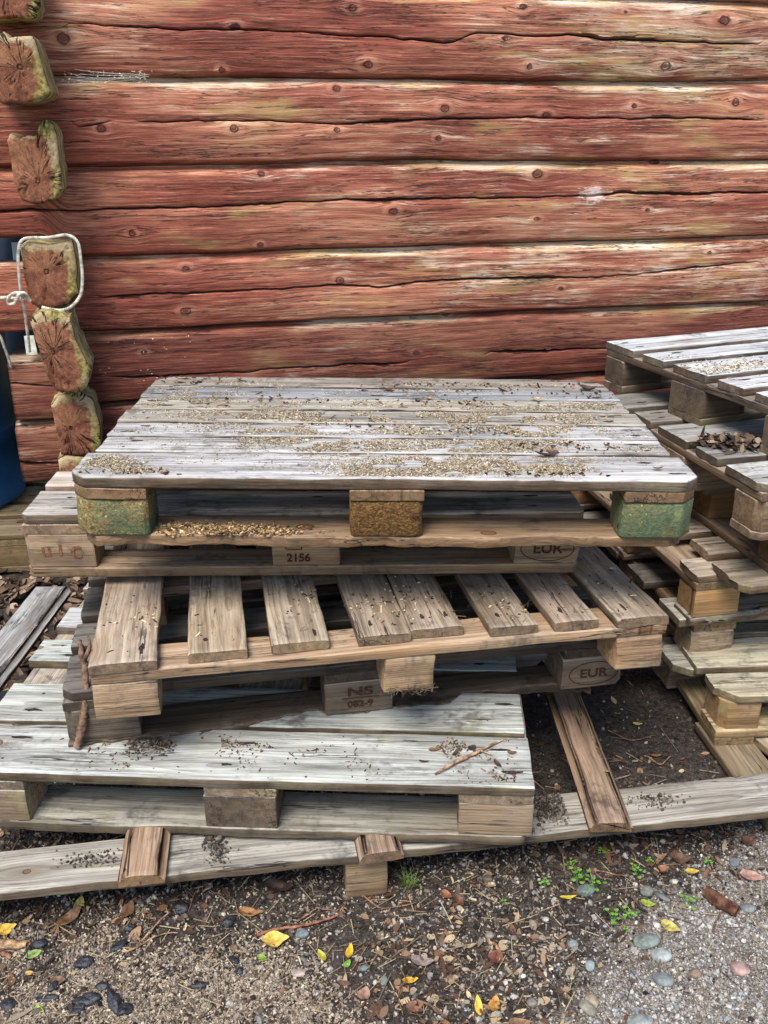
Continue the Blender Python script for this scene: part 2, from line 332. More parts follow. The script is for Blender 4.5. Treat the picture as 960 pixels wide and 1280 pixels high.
def ground_material():
    s = NB('soil_and_grit'); P = s.n('ShaderNodeNewGeometry').outputs['Position']; z = s.attr('grit').outputs[2]; t = s.attr('tan').outputs[2]
    n1 = s.noise(P, 9, 6, .7); n2 = s.noise(P, 60, 5, .7); n3 = s.noise(P, 240, 3, .6)
    soil = s.mix(s.ramp(n2, .3, .7), rgb('#211d1a'), rgb('#4a423b'))
    soil = s.mix(s.M('MULTIPLY', s.ramp(n3, .55, .7), .5), soil, rgb('#75675a'))
    vo = s.n('ShaderNodeTexVoronoi'); s.put(vo.inputs['Vector'], s.V('ADD', P, s.V('SCALE', s.noise(P, 90, 2, out=1), sc=.004))); vo.inputs['Scale'].default_value = 230
    vc = s.sep(vo.outputs['Color'])[0]
    grit = s.mix(vc, rgb('#67625a'), rgb('#989187')); grit = s.mix(s.ramp(vo.outputs['Distance'], .35, .7), grit, rgb('#574d43'))
    tan = s.mix(vc, rgb('#7c6f60'), rgb('#a99b86')); tan = s.mix(s.ramp(vo.outputs['Distance'], .35, .7), tan, rgb('#43372b'))
    j = s.M('ADD', s.M('MULTIPLY', s.M('SUBTRACT', n1, .5), .9), s.M('MULTIPLY', s.M('SUBTRACT', n2, .5), .8))
    col = s.mix(s.ramp(s.M('ADD', t, j), .35, .65), soil, tan)
    col = s.mix(s.ramp(s.M('ADD', z, j), .35, .65), col, grit)
    h = s.M('ADD', s.M('MULTIPLY', n2, 1.), s.M('ADD', s.M('MULTIPLY', n3, .5), s.M('MULTIPLY', vo.outputs['Distance'], -.5)))
    return s.fin(col, .95, s.bump(h, .9, .006), .15)

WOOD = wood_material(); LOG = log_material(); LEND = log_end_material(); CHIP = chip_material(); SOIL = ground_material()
MOSSY = simple('mossy_hewn_side', rgb('#5f5330'), rgb('#b09c6c'), 26, .9, .2, (.9, .004))
BARK = simple('bark', rgb('#3d2c21'), rgb('#8a7360'), 60, .9, .2, (.9, .004), tint=True)
NAIL = simple('rusty_iron', rgb('#1c1512'), rgb('#4a352a'), 200, .6, .4, None)
STAIN = simple('nail_stain', rgb('#16120f'), rgb('#38312a'), 260, .8, .2, None)
FADED = simple('faded_stamp', rgb('#553525'), rgb('#7b5a42'), 90, .9, .1, None)
INK = simple('burnt_stamp', rgb('#2c1c13'), rgb('#4f3524'), 150, .9, .1, None)
ROPE = simple('cotton_rope', rgb('#8b8272'), rgb('#d9d2c0'), 60, .9, .2, (.5, .001))
STONE = simple('stone', rgb('#8b8a86'), rgb('#d8d6d0'), 50, .75, .3, (.3, .002), tint=True)
LEAF = simple('leaf', (.38, .33, .28), (.95, .95, .9), 90, .6, .35, (.5, .001), tint=True)
COAL = simple('charcoal', rgb('#101012'), rgb('#2c2c30'), 80, .5, .5, (.8, .003))
STUFF = simple('litter', (.7, .7, .7), (1., 1., 1.), 300, .85, .2, None, col_attr=True)
PLAST = simple('blue_plastic', rgb('#07406e'), rgb('#0c568c'), 6, .38, .5, (.05, .001))
TARP = simple('navy_tarpaulin', rgb('#07101c'), rgb('#101d30'), 6, .6, .3, (.2, .002))
PAPER = simple('paper', rgb('#a8a898'), rgb('#dcdccc'), 40, .8, .2, None)
GREEN = simple('sprout_leaf', rgb('#37611f'), rgb('#6f9c3c'), 80, .5, .4, None)
GRASS = simple('grass_blade', rgb('#3e5a22'), rgb('#7d8b45'), 80, .6, .3, None)

# ---------------------------------------------------------------- boards and blocks
_LP = []
for (fy, fz, oy, oz) in [(0, 0, 1, 0), (0, 0, .3, .3), (0, 0, 0, 1), (0, .5, 0, 0), (0, 1, 0, -1), (0, 1, .3, -.3), (0, 1, 1, 0),
                         (.12, 1, 0, 0), (.25, 1, 0, 0), (.375, 1, 0, 0), (.5, 1, 0, 0), (.625, 1, 0, 0), (.75, 1, 0, 0), (.88, 1, 0, 0),
                         (1, 1, -1, 0), (1, 1, -.3, -.3), (1, 1, 0, -1), (1, .5, 0, 0), (1, 0, 0, 1), (1, 0, -.3, .3), (1, 0, -1, 0),
                         (.75, 0, 0, 0), (.5, 0, 0, 0), (.25, 0, 0, 0)]:
    _LP.append((fy, fz, oy, oz))
_LP = np.array(_LP, float)
_SEED = [100]
def board(name, L, W, T, parent, mw, tint=(1, 1, 1), a=.8, mat=None, ch=(0, 0, 0, 0), r=.0025, torn=0., tornr=0., wane=(0, 0), crown=0., nails=(), cup=0., bow=0., seed=None, chd=None, endrough=.0025):
    """grain along local x. ch: corner cuts (x0y0, x1y0, x1y1, x0y1). torn / tornr: rotten edge at y=0 / y=W. wane: live edge radii at y=0 / y=W"""
    _SEED[0] += 1; sd = seed or _SEED[0]
    nx = max(8, int(L / .014)); x = np.linspace(0, L, nx)
    extra = [e for c in ch if c for e in (c, L - c, c * .5, L - c * .5, c * .25, L - c * .25)] + [.0015, L - .0015]
    x = np.unique(np.concatenate([x, extra])); x = x[(x >= 0) & (x <= L)]; nx = len(x)
    wav = fbm(x * 3, sd, 0, sd, 3) * .0025 if L > .3 else 0 * x
    y0 = wav + fbm(x * 14, 1, 0, sd + 1, 3) * .001; y1 = W + wav + fbm(x * 14, 2, 0, sd + 2, 3) * .001
    if torn: y0 = y0 + torn * np.clip(fbm(x * 9, 3, 0, sd + 3, 5) * 1.6 + .35, 0, 1.3)
    if tornr: y1 = y1 - tornr * np.clip(fbm(x * 9, 4, 0, sd + 4, 5) * 1.6 + .35, 0, 1.3)
    c00, c10, c11, c01 = ch
    if c00: y0 = np.maximum(y0, (c00 - x) * 1.)
    if c10: y0 = np.maximum(y0, (c10 - (L - x)))
    if c11: y1 = np.minimum(y1, W - (c11 - (L - x)))
    if c01: y1 = np.minimum(y1, W - (c01 - x))
    fy, fz, oy, oz = _LP.T
    left = (fy < .5) & (np.abs(oy) + np.abs(oz) > 0); right = (fy > .5) & (np.abs(oy) + np.abs(oz) > 0); top = fz > .6
    X = np.repeat(x[:, None], len(_LP), 1)
    rn = r * (1.2 + fbm(x * 11, 5, 0, sd + 5, 3))[:, None]
    RY = np.where(top, rn, r * .8); RZ = RY * 1.
    wl_ = wane[0] * (1 + .6 * fbm(x * 5, 6, 0, sd + 6, 4))[:, None]; wr_ = wane[1] * (1 + .6 * fbm(x * 5, 7, 0, sd + 7, 4))[:, None]
    RY = np.where(left & top, RY + wl_, RY); RY = np.where(right & top, RY + wr_, RY)
    RZ = np.where(left & top & (wane[0] > 0), np.minimum(RZ + wl_, T * .85), RZ); RZ = np.where(right & top & (wane[1] > 0), np.minimum(RZ + wr_, T * .85), RZ)
    Y = y0[:, None] + fy[None] * (y1 - y0)[:, None] + oy[None] * RY
    Z = fz[None] * T + oz[None] * RZ
    q = np.clip(Y / W, 0, 1)
    if crown: Z = Z * (1 - crown * (2 * q - 1) ** 2)
    Z = Z + (fbm(X * 6, Y * 25, Z * 3, sd + 8, 3) * .0009)
    if cup: Z = Z + cup * ((2 * q - 1) ** 2 - .4)
    if bow: Z = Z + bow * (4 * (X / L - .5) ** 2 - .5)
    if torn or tornr:
        e = (np.where(fy < .5, torn, tornr) * (np.abs(fy - .5) > .45))[None]
        Z = Z + e * .3 * fbm(X * 40, Y * 20, Z * 20, sd + 9, 3); Y = Y + e * .35 * fbm(X * 60, Z * 150, 0, sd + 10, 3)
    # rough saw-cut ends
    e0 = np.exp(-X / .004); e1 = np.exp(-(L - X) / .004)
    rg = fbm(Y * 40, Z * 60, 0, sd + 11, 3) * endrough
    X2 = X + (e0 + e1) * rg
    sh = np.where((np.abs(X) < 1e-6) | (np.abs(X - L) < 1e-6), .0012, 0)
    Y2 = Y + (W / 2 - Y) / W * 2 * sh; Z2 = Z + (T / 2 - Z) / T * 2 * sh
    m = len(_LP); V = np.stack([X2, Y2, Z2], -1).reshape(-1, 3); G = np.stack([X, Y, Z], -1).reshape(-1, 3)
    Q = gridq(nx, m, True)[:, ::-1]
    nv = len(V); V = np.concatenate([V, V[:m], V[nv - m:nv]]); G = np.concatenate([G, G[:m], G[nv - m:nv]])
    ng = [list(range(nv, nv + m)), list(range(nv + 2 * m - 1, nv + m - 1, -1))]
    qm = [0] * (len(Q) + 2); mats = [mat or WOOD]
    if nails:
        mats += [NAIL, STAIN]; rs = np.random.RandomState(sd)
        for (nxp, nyp) in nails:
            b = len(V); k = 8; rr = .0038
            P = [[nxp, nyp, T + .0006]] + [[nxp + rr * math.cos(t * 6.283 / k), nyp + rr * math.sin(t * 6.283 / k), T + .0002] for t in range(k)] 
            V = np.concatenate([V, P]); G = np.concatenate([G, P])
            for t in range(k): ng.append([b, b + 1 + t, b + 1 + (t + 1) % k]); qm.append(1)
            if rs.rand() < .75:
                b = len(V); k = 14; la = rs.uniform(.007, .02); lb = rs.uniform(.0035, .006); P = []
                for t in range(k):
                    an = t * 6.283 / k; j = rs.uniform(.65, 1.25) + (.5 * rs.rand() if abs(math.cos(an)) > .8 else 0); P.append([nxp + la * math.cos(an) * j, nyp + lb * math.sin(an) * j, T + .0004])
                V = np.concatenate([V, P]); G = np.concatenate([G, P]); ng.append([b + t for t in range(k)]); qm.append(2)
    o = mk(name, V, quads=Q, ngons=ng, mats=mats, parent=parent, mw=mw, attrs={'g': G}, qmat=qm)
    o.color = (*tint, a)
    return o
def along_x(x, y, z): return Matrix.Translation((x, y, z))
def along_y(x, y, z, W): return Matrix.Translation((x + W, y, z)) @ Matrix.Rotation(R(90), 4, 'Z')
def tilt_matrix(x, y, z, yaw, tx=0, ty=0):
    c, s_ = math.cos(yaw), math.sin(yaw)
    X = Vector((c, s_, tx)).normalized(); Y = Vector((-s_, c, ty)); Z = X.cross(Y).normalized(); Y = Z.cross(X)
    m = Matrix((X, Y, Z)).transposed().to_4x4(); m.translation = (x, y, z); return m
rng = random.Random(5)
def jt(t, d=.10):                    # small natural differences of tone between boards
    k = 1 + rng.uniform(-d, d); return tuple(min(1.6, c * k * (1 + rng.uniform(-.025, .025))) for c in t)
def stamp(text, block, size, x, z, w=None, face_y=0.):
    cu = bpy.data.curves.new('stamp', 'FONT'); cu.body = text; cu.size = size; cu.extrude = .0003; cu.offset = .0007; cu.align_x = 'CENTER'; cu.align_y = 'CENTER'; cu.resolution_u = 4
    t = bpy.data.objects.new('tmp', cu); C.objects.link(t); dg = bpy.context.evaluated_depsgraph_get(); dg.update()
    me = bpy.data.meshes.new_from_object(t.evaluated_get(dg)); bpy.data.objects.remove(t)
    me.materials.clear(); me.materials.append(INK); me.name = 'stamp'
    o = bpy.data.objects.new('stamp', me); C.objects.link(o); o.parent = block
    sx = (w / size) if w else 1
    o.matrix_local = Matrix.Translation((x, face_y - .0012, z)) @ Matrix.Rotation(R(90), 4, 'X') @ Matrix.Scale(sx, 4, (1, 0, 0)); return o
def ring_stamp(block, x, z, rx, rz, a0=0, a1=360, wd=.0022, rect=False):
    n = 40; V = []; Q = []
    for i in range(n + 1):
        t = R(a0 + (a1 - a0) * i / n); c, s_ = math.cos(t), math.sin(t)
        if rect:
            k = 1 / max(abs(c), abs(s_)); c *= k; s_ *= k
        for k in (1, 0): V.append((x + c * (rx - k * wd), -.0013, z + s_ * (rz - k * wd)))
    for i in range(n): Q.append((2 * i, 2 * i + 1, 2 * i + 3, 2 * i + 2))
    return mk('stamp', V, quads=Q, mats=[INK], parent=block, smooth=False)

EUR_DECK = [(0, .145), (.186, .1), (.327, .145), (.513, .1), (.655, .145)]
def nails_for(L, W, xs): return [(x + dx, y) for x in xs for dx, y in ((rng.uniform(-.03, .03), W * .28), (rng.uniform(-.03, .03), W * .72)) if .01 < x + dx < L - .01]
def eur(root, tint, a, L=1.2, rear=0., blocks='wood', deck=None, chamf=.03, btint=None, ba=None, skip=(), bot_torn=0., stringers=True, D=.8, btop=.022, jd=.1):
    P = {}; deck = EUR_DECK if deck is None else deck; btint = btint or tint; ba = a if ba is None else ba  # btint: parts below the deck; dark values mix grime and painted-in shade
    cx = [0, (L - .145) / 2, L - .145]
    for i, (y, W_) in enumerate(deck):
        if ('deck', i) in skip: continue
        c = [0, 0, 0, 0]
        if i == 0: c = [chamf, chamf, 0, 0]
        if i == len(deck) - 1: c = [0, 0, chamf, chamf]
        P['deck', i] = board('deck_board', L - rear * (i > 1) + rng.uniform(-.004, .004), W_, .022, root, along_x(rng.uniform(-.003, .003) + rear * (i > 1), y, .122), jt(tint), a + rng.uniform(-.1, .1), ch=c, nails=nails_for(L, W_, [cx_ + .07 for cx_ in cx]), cup=rng.uniform(-.0015, .0015))
    for i, x in enumerate(cx):
        if stringers: P['str', i] = board('stringer_board', (D if not rear or i else .31) - .002, .143, .0215, root, along_y(x + .001, .001, .1, .143), jt(btint), ba - .15)
        for j, (y, W_) in enumerate([(.0, .1), (D / 2 - .0725, .145), (D - .1, .1)]):
            if ('block', i, j) in skip: continue
            m = along_x(x + (rear if i == 0 and j else 0), y + .0015, .0225)
            P['block', i, j] = board('block', .145, W_ - .003, .077 if stringers else .098, root, m, jt(btint), ba - .35 if blocks == 'wood' else 1., mat=WOOD if blocks == 'wood' else CHIP, r=.003, endrough=.004,
                                     ch=(chamf * .9 if (i, j) == (0, 0) else 0, chamf * .9 if (i, j) == (2, 0) else 0, chamf * .9 if (i, j) == (2, 2) else 0, chamf * .9 if (i, j) == (0, 2) else 0))
    for j, (y, W_) in enumerate([(0, .1), (D / 2 - .0725, .145), (D - .1, .1)]):
        if ('bottom', j) in skip: continue
        P['bot', j] = board('bottom_board', L - rear * (j > 0), W_, .022, root, along_x(rear * (j > 0), y, 0), jt(btint), ba - .2, ch=[chamf, chamf, 0, 0] if j == 0 else ([0, 0, chamf, chamf] if j == 2 else (0, 0, 0, 0)), torn=bot_torn if j == 0 else 0)
    return P
#==SETTING==
# ---------------------------------------------------------------- ground
def gh(x, y):
    x = np.asarray(x, float); y = np.asarray(y, float)
    h = fbm(x * 1.1, y * 1.1, 0, 3, 3) * .010 + fbm(x * 7, y * 7, 0, 4, 4) * .005 + fbm(x * 40, y * 40, 0, 5, 3) * .0018
    m = np.exp(-((x - .9) ** 2 + (y - 2.1) ** 2) / .35) * .03
    far = sst(4, 8, np.hypot(x, y))
    return h - m - .006 + far * (fbm(x * .1, y * .1, 0, 6, 3) * .15)
def gauss(x, y, cx, cy, sx, sy): return np.exp(-((x - cx) / sx) ** 2 - ((y - cy) / sy) ** 2)
def grit(x, y):     # grey gravel, to the right front
    return sst(-.16, .12, (x - .30) * .60 - (y - 1.13) * .62 + fbm(x * 6, y * 6, 0, 21, 3) * .06)
def tan(x, y):      # sawdust-laden gravel, left front
    return sst(.55, .0, np.hypot((x + .48) * 1.1, (y - 1.08) * 1.75) - .05 + fbm(x * 5, y * 5, 0, 22, 3) * .16) * .85
def axis(a, b, d, far, n):
    core = np.arange(a, b, d); t = np.linspace(0, 1, n)[1:] ** 3
    return np.concatenate([(a - t * far)[::-1], core, b + t * far])
gx = axis(-2.0, 2.0, .009, 900, 40); gy = axis(.6, 3.5, .009, 900, 40)
GX, GY = np.meshgrid(gx, gy); GZ = gh(GX, GY)
tag(mk('ground', np.stack([GX, GY, GZ], -1).reshape(-1, 3), quads=gridq(len(gy), len(gx))[:, ::-1], mats=[SOIL],
       attrs={'grit': grit(GX, GY).ravel(), 'tan': tan(GX, GY).ravel()}), None, None, kind='structure')

# ---------------------------------------------------------------- log wall
wall = empty('log_wall', Matrix.Translation((0, WY, 0)) @ Matrix.Rotation(WYAW, 4, 'Z'))
tag(wall, 'red painted log wall with notched corner behind the pallet stacks', 'building')
SEAM = [0.0, .2, .435, .655, .8756, 1.089, 1.3332, 1.5555, 1.775, 2.0, 2.22]
KNOTS = [(653, 8, 11, 9), (440, 9, 9, 8), (293, 33, 13, 9), (80, 48, 12, 9), (277, 87, 6, 6), (459, 80, 9, 8), (904, 25, 16, 10), (831, 82, 17, 11), (660, 83, 8, 8), (630, 48, 6, 5), (781, 15, 6, 4),
         (127, 160, 8, 7), (292, 160, 8, 7), (420, 162, 8, 6), (554, 135, 8, 7), (547, 172, 8, 8), (682, 143, 9, 6), (792, 132, 7, 7), (920, 127, 8, 8), (420, 110, 10, 8),
         (326, 217, 9, 9), (165, 291, 8, 8), (325, 306, 7, 6), (671, 217, 10, 8), (823, 203, 15, 8), (490, 263, 9, 7), (671, 273, 12, 7), (808, 262, 9, 6),
         (232, 335, 12, 9), (232, 388, 10, 8), (425, 350, 10, 8), (885, 315, 9, 6), (700, 360, 8, 6), (560, 395, 7, 5), (520, 440, 9, 6), (180, 440, 6, 5)]
CRACKS = {7: [[(70, 28), (200, 34), (340, 40), (480, 46), (600, 56)], [(560, 38), (700, 45), (830, 52), (960, 56)]],
          6: [[(160, 152), (250, 150), (420, 154), (560, 147), (760, 147), (960, 149)], [(82, 160), (150, 150)]],
          5: [[(-40, 264), (100, 262), (300, 256), (480, 249), (640, 247), (800, 242), (990, 240)]],
          4: [[(110, 371), (180, 368), (280, 364), (400, 358), (480, 352)], [(420, 364), (560, 350), (760, 345), (960, 325)]],
          2: [[(-30, 578), (90, 578)]], 3: [[(-30, 479), (40, 480), (90, 483)], [(123, 472), (200, 472), (330, 462), (520, 452)], [(600, 440), (800, 436)]]}
END = {4: -1.6, 3: -1.127, 2: -1.135}
def wall_log(i):
    zb0, zt0 = SEAM[i], SEAM[i + 1]; s0 = END.get(i, -1.9 if i > 4 else -.95); s1 = 2.6
    fine_ = i >= 2
    s = np.arange(s0, s1, .009 if fine_ else .05); n = len(s)
    zb = zb0 + fbm(s * 1.6, i, 0, 31, 3) * .010 * (i > 0); zt = zt0 + fbm(s * 1.6, i + 1, 0, 31, 3) * .010
    ext = sst(-.90, -.98, s)                         # beyond the corner the logs are hewn narrower
    zt = zt - ext * {4: .012, 3: .065, 2: .045, 5: .0}.get(i, 0); zb = zb + ext * {5: .055, 4: .004, 3: -.04, 2: -.022}.get(i, 0)
    m = 74 if fine_ else 14
    q = np.linspace(0, 1, m); q = q + 0 * s[:, None]
    crk = [np.array([wl(*p) for p in c]) for c in CRACKS.get(i, [])]
    Z = zb[:, None] + (zt - zb)[:, None] * q
    cattr = np.zeros_like(Z); depth = np.zeros_like(Z)
    cz = None
    if crk:
        yw = 0; wsum = 1e-9; on = 0 * s
        for ci, c in enumerate(crk):
            yc = np.interp(s, c[:, 0], c[:, 1]) + fbm(s * 9, ci, 0, 40 + i, 4) * .006 + fbm(s * 45, ci, 0, 45 + i, 2) * .0016
            oc = sst(0, .10, s - c[0, 0]) * sst(0, .10, c[-1, 0] - s); yw = yw + yc * oc; wsum = wsum + oc; on = np.maximum(on, oc)
        k0 = int(np.clip(round(float(np.average((yw / wsum - zb) / (zt - zb) * (m - 1), weights=on + 1e-9))), 4, m - 5))
        yy = np.where(on > .001, yw / wsum, Z[:, k0]); kk = np.arange(m); hat = np.where(kk <= k0, kk / k0, (m - 1 - kk) / (m - 1 - k0))
        Z = Z + ((yy - Z[:, k0]) * sst(0, .3, on))[:, None] * hat[None]
        wd = (.0046 + .0036 * fbm(s * 4, 3, 0, 50 + i, 3)) * on ** .7; base = (zt - zb) / (m - 1); bl = sst(0, .3, on)
        for k, o in ((-1, -1.), (1, 1.)): Z[:, k0 + k] = Z[:, k0 + k] * (1 - bl) + (Z[:, k0] + o * np.maximum(wd, .0007)) * bl
        cattr[:, k0] = sst(.02, .5, on); depth[:, k0] = .022 * on
        dd = np.abs(Z - Z[:, k0][:, None]); depth = depth + np.exp(-(dd / .012) ** 2) * on[:, None] * .003 * (cattr < .5)
    S = s[:, None] + 0 * Z
    qq = np.clip((Z - zb[:, None]) / (zt - zb)[:, None], 0, 1)
    # profile: face nearly plumb, rolled over at the top, undercut at the bottom
    under = .036 * (1 - sst(0, .065, qq)) ** 1.3 + .006 * (1 - sst(0, .25, qq)); roll = .030 * sst(.86, 1., qq) ** 2 + .004 * sst(.45, 1, qq)
    bulge = -.005 * np.sin(np.pi * np.clip(qq, 0, 1))
    und = fbm(S * 2.2, Z * 5, 0, 60 + i, 3) * .010 + fbm(S * 9, Z * 20, 0, 61 + i, 3) * .0022
    G_v = Z - zb[:, None]; G_u = S.copy(); KD = np.full_like(Z, 9.)
    for (pu, pv, pw, ph) in KNOTS:
        ks, kz = wl(pu, pv)
        if not (zb0 - .02 < kz < zt0 + .02): continue
        sc = .0021; du = S - ks; dv = Z - kz; kv = .62 + .6 * _T[(int(pu) * 31 + int(pv)) % 65536]; rx, rz = pw * sc * .55 * kv, ph * sc * .5 * kv
        KD = np.minimum(KD, np.sqrt((du / rx) ** 2 + (dv / rz) ** 2))
        K = np.exp(-(du / (rx * 4.5)) ** 2 - (dv / (rz * 3)) ** 2); G_v = G_v - dv * K * .92
        und = und - np.exp(-(du / (rx * 1.6)) ** 2 - (dv / (rz * 1.6)) ** 2) * .004
    ridge = fbm(S * 6, G_v * 90 + fbm(S * 3, G_v * 9, 0, 70 + i, 2) * 1.5, 0, 62 + i, 3) * .0016
    if fine_: und = und + ridge
    Yf = under + roll + bulge + depth + und
    # wear: strongest along the top shoulder and to the right
    wear = sst(.82, .98, qq) * .48 * np.clip(1 + fbm(S * 2.5, i, 0, 83, 3) * 1.6, .1, 1.6) + fbm(S * 1.3, Z * 3, 0, 80, 3) * .7 + sst(-.4, 1.3, S) * .34 * (i > 3) - .15
    wear = wear + (i in (2, 3, 4)) * sst(-.93, -.98, S) * .32
    pc = wl(742, 243); pale = np.exp(-((S - pc[0]) / .062) ** 2 - ((Z - pc[1]) / .034) ** 2) * .9
    # back side
    back = np.array([[.16, .97], [.19, .5], [.16, .03]])
    Yb = np.repeat(back[None, :, 0], n, 0); Zb = zb[:, None] + (zt - zb)[:, None] * back[None, :, 1]; Sb = np.repeat(s[:, None], 3, 1)
    A = lambda f, b: np.concatenate([f, b], 1).reshape(-1)
    z3 = np.zeros((n, 3))
    V = np.stack([A(S, Sb), A(Yf, Yb), A(Z, Zb)], -1); mm = m + 3
    e0 = (V[:mm] + 0); nv = len(V)
    # rough sawn ends as their own caps: rings shrinking to the middle
    at_ = {'g': np.stack([A(G_u, Sb), A(G_v, Zb), A(Yf, Yb)], -1), 'k': A(KD, z3 + 9), 'wear': A(wear, z3), 'crack': A(cattr, z3), 'pale': A(pale, z3)}
    Q = gridq(n, mm, True)[:, ::-1]
    ngl = [list(range(0, mm)), list(range(nv - 1, nv - mm - 1, -1))]
    o = mk('log', V, quads=Q, ngons=ngl, mats=[LOG], parent=wall, attrs=at_)
    t = {3: .62, 2: .6, 1: .5, 0: .5}.get(i, 1.) ; o.color = (t, t * .97, t * .96, 1)  # darker lower logs: wet wood plus the stack's shade put into the tint
    return o
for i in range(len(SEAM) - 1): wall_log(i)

def log_end(outline, off, pith, back=1.6, crackseed=0, tint=(1, 1, 1)):
    """end of a log of the side wall, sticking out past the corner by `off`; outline traced at its own distance"""
    P = np.array([wl(u, v, off) for u, v in outline]); pc = np.array(wl(*pith, off))
    n = len(P); out = []
    for i in range(n):
        a, b, c, d = P[i - 1], P[i], P[(i + 1) % n], P[(i + 2) % n]
        for t in np.linspace(0, 1, 9)[:-1]:
            out.append(b + (c - b) * t)
    O = np.array(out); m = len(O); ang = np.linspace(0, 6.283, m, endpoint=False)
    O = O + (O - pc) * (fbm(np.cos(ang) * 4, np.sin(ang) * 4, crackseed, 90, 4) * .07)[:, None]
    rings = np.linspace(0, 1, 16)[1:]
    V = [[pc[0], -off, pc[1]]]; G = [[0, 0, 0]]; E = [0]
    for rfr in rings:
        q = pc + (O - pc) * rfr
        rad = vn(np.cos(ang) * 5, np.sin(ang) * 5, crackseed + rfr * 1.5, 91)
        groove = np.exp(-(rad / .02) ** 2) * .006 * sst(.25, .5, rfr)
        yy = -off + fbm(q[:, 0] * 30, q[:, 1] * 30, crackseed, 92, 3) * .002 + groove + .006 * sst(.95, 1, rfr) ** 2
        V += np.stack([q[:, 0], yy, q[:, 1]], -1).tolist(); G += np.stack([q[:, 0] - pc[0], q[:, 1] - pc[1], 0 * yy], -1).tolist()
        zr = (q[:, 1] - O[:, 1].min()) / np.ptp(O[:, 1]); xr = (q[:, 0] - O[:, 0].min()) / np.ptp(O[:, 0])
        E += (rfr ** 4 * .5 * np.clip(.3 + 1.0 * np.maximum(zr - .35, xr - .35), 0, 1) * 2 * .55 + .55 * sst(.55, 1, xr) + .4 * sst(.7, .95, zr)).tolist()
    nf = len(V)
    # sides
    deps = np.concatenate([[-off + .012], np.linspace(-off + .03, .1, 12), np.linspace(.2, back, 10)])
    SV = []; SG = []; SE = []
    for d in deps:
        sc = 1 + 0 * d; q = pc + (O - pc) * (1.0 + .02 * vn(d * 8, ang * 3, 0, 93))[:, None]
        SV += np.stack([q[:, 0], 0 * ang + d, q[:, 1]], -1).tolist(); SG += np.stack([0 * ang + d, ang * .1, 0 * ang], -1).tolist()
    tris = [[0, 1 + (k + 1) % m, 1 + k] for k in range(m)]
    Q = (gridq(len(rings), m, True) + 1)
    Q2 = gridq(len(deps), m, True) + nf
    V = np.array(V + SV); G = np.array(G + SG)
    nq = len(Q) + len(Q2)
    zz = np.zeros(len(SV)); x_right = np.clip((np.array(SV)[:, 0] - O[:, 0].min()) / np.ptp(O[:, 0]), 0, 1)
    wear = np.concatenate([np.zeros(nf), .9 + 1.3 * sst(.7, 1, x_right) * (np.array(SV)[:, 1] < .02)])
    o = mk('log_end', V, quads=np.concatenate([Q, Q2]), tris=tris, mats=[LEND, MOSSY], parent=wall,
           attrs={'g': G, 'e': np.concatenate([E, zz]), 'k': np.full(len(V), 9.), 'wear': wear, 'crack': np.zeros(len(V)), 'pale': np.zeros(len(V))},
           qmat=[0] * len(Q) + [1] * len(Q2) + [0] * len(tris))
    o.color = (*tint, 1)
    return o
ENDS = [([(-25, -75), (48, -60), (52, -10), (47, 16), (40, 24), (20, 22), (-10, 23), (-30, 10)], .12, (10, -10)),
        ([(-22, 50), (-6, 42), (4, 38), (12, 47), (40, 45), (47, 60), (55, 92), (64, 116), (58, 124), (30, 131), (8, 130), (-15, 120), (-24, 90)], .21, (26, 84)),
        ([(9, 176), (13, 167), (25, 174), (34, 169), (45, 170), (49, 155), (57, 149), (66, 155), (71, 172), (74, 205), (78, 236), (70, 249), (46, 256), (26, 250), (19, 232), (13, 200)], .16, (47, 226)),
        ([(24, 308), (36, 302), (60, 304), (90, 299), (95, 330), (97, 366), (84, 380), (60, 386), (40, 382), (31, 350)], .12, (58, 340)),
        ([(37, 400), (50, 390), (78, 391), (87, 396), (94, 425), (112, 462), (108, 486), (86, 493), (70, 489), (58, 470), (50, 440), (42, 420)], .17, (66, 440)),
        ([(64, 508), (72, 495), (100, 490), (116, 500), (124, 530), (126, 560), (116, 570), (76, 570), (70, 540)], .12, (88, 535)),
        ([(72, 575), (84, 571), (112, 572), (122, 600), (120, 650), (90, 655), (78, 620)], .12, (98, 610))]
for i, (ol, off, pi_) in enumerate(ENDS): log_end(ol, off, pi_, crackseed=i * 3.7)

# ---------------------------------------------------------------- pallets
def root_for(x, y, ztop, yaw, tx=0, ty=0, H=.144):
    m = tilt_matrix(x, y, ztop, R(yaw), tx, ty); return empty('pallet', m @ Matrix.Translation((0, 0, -H)))
GA = 'pallets of the front stack'
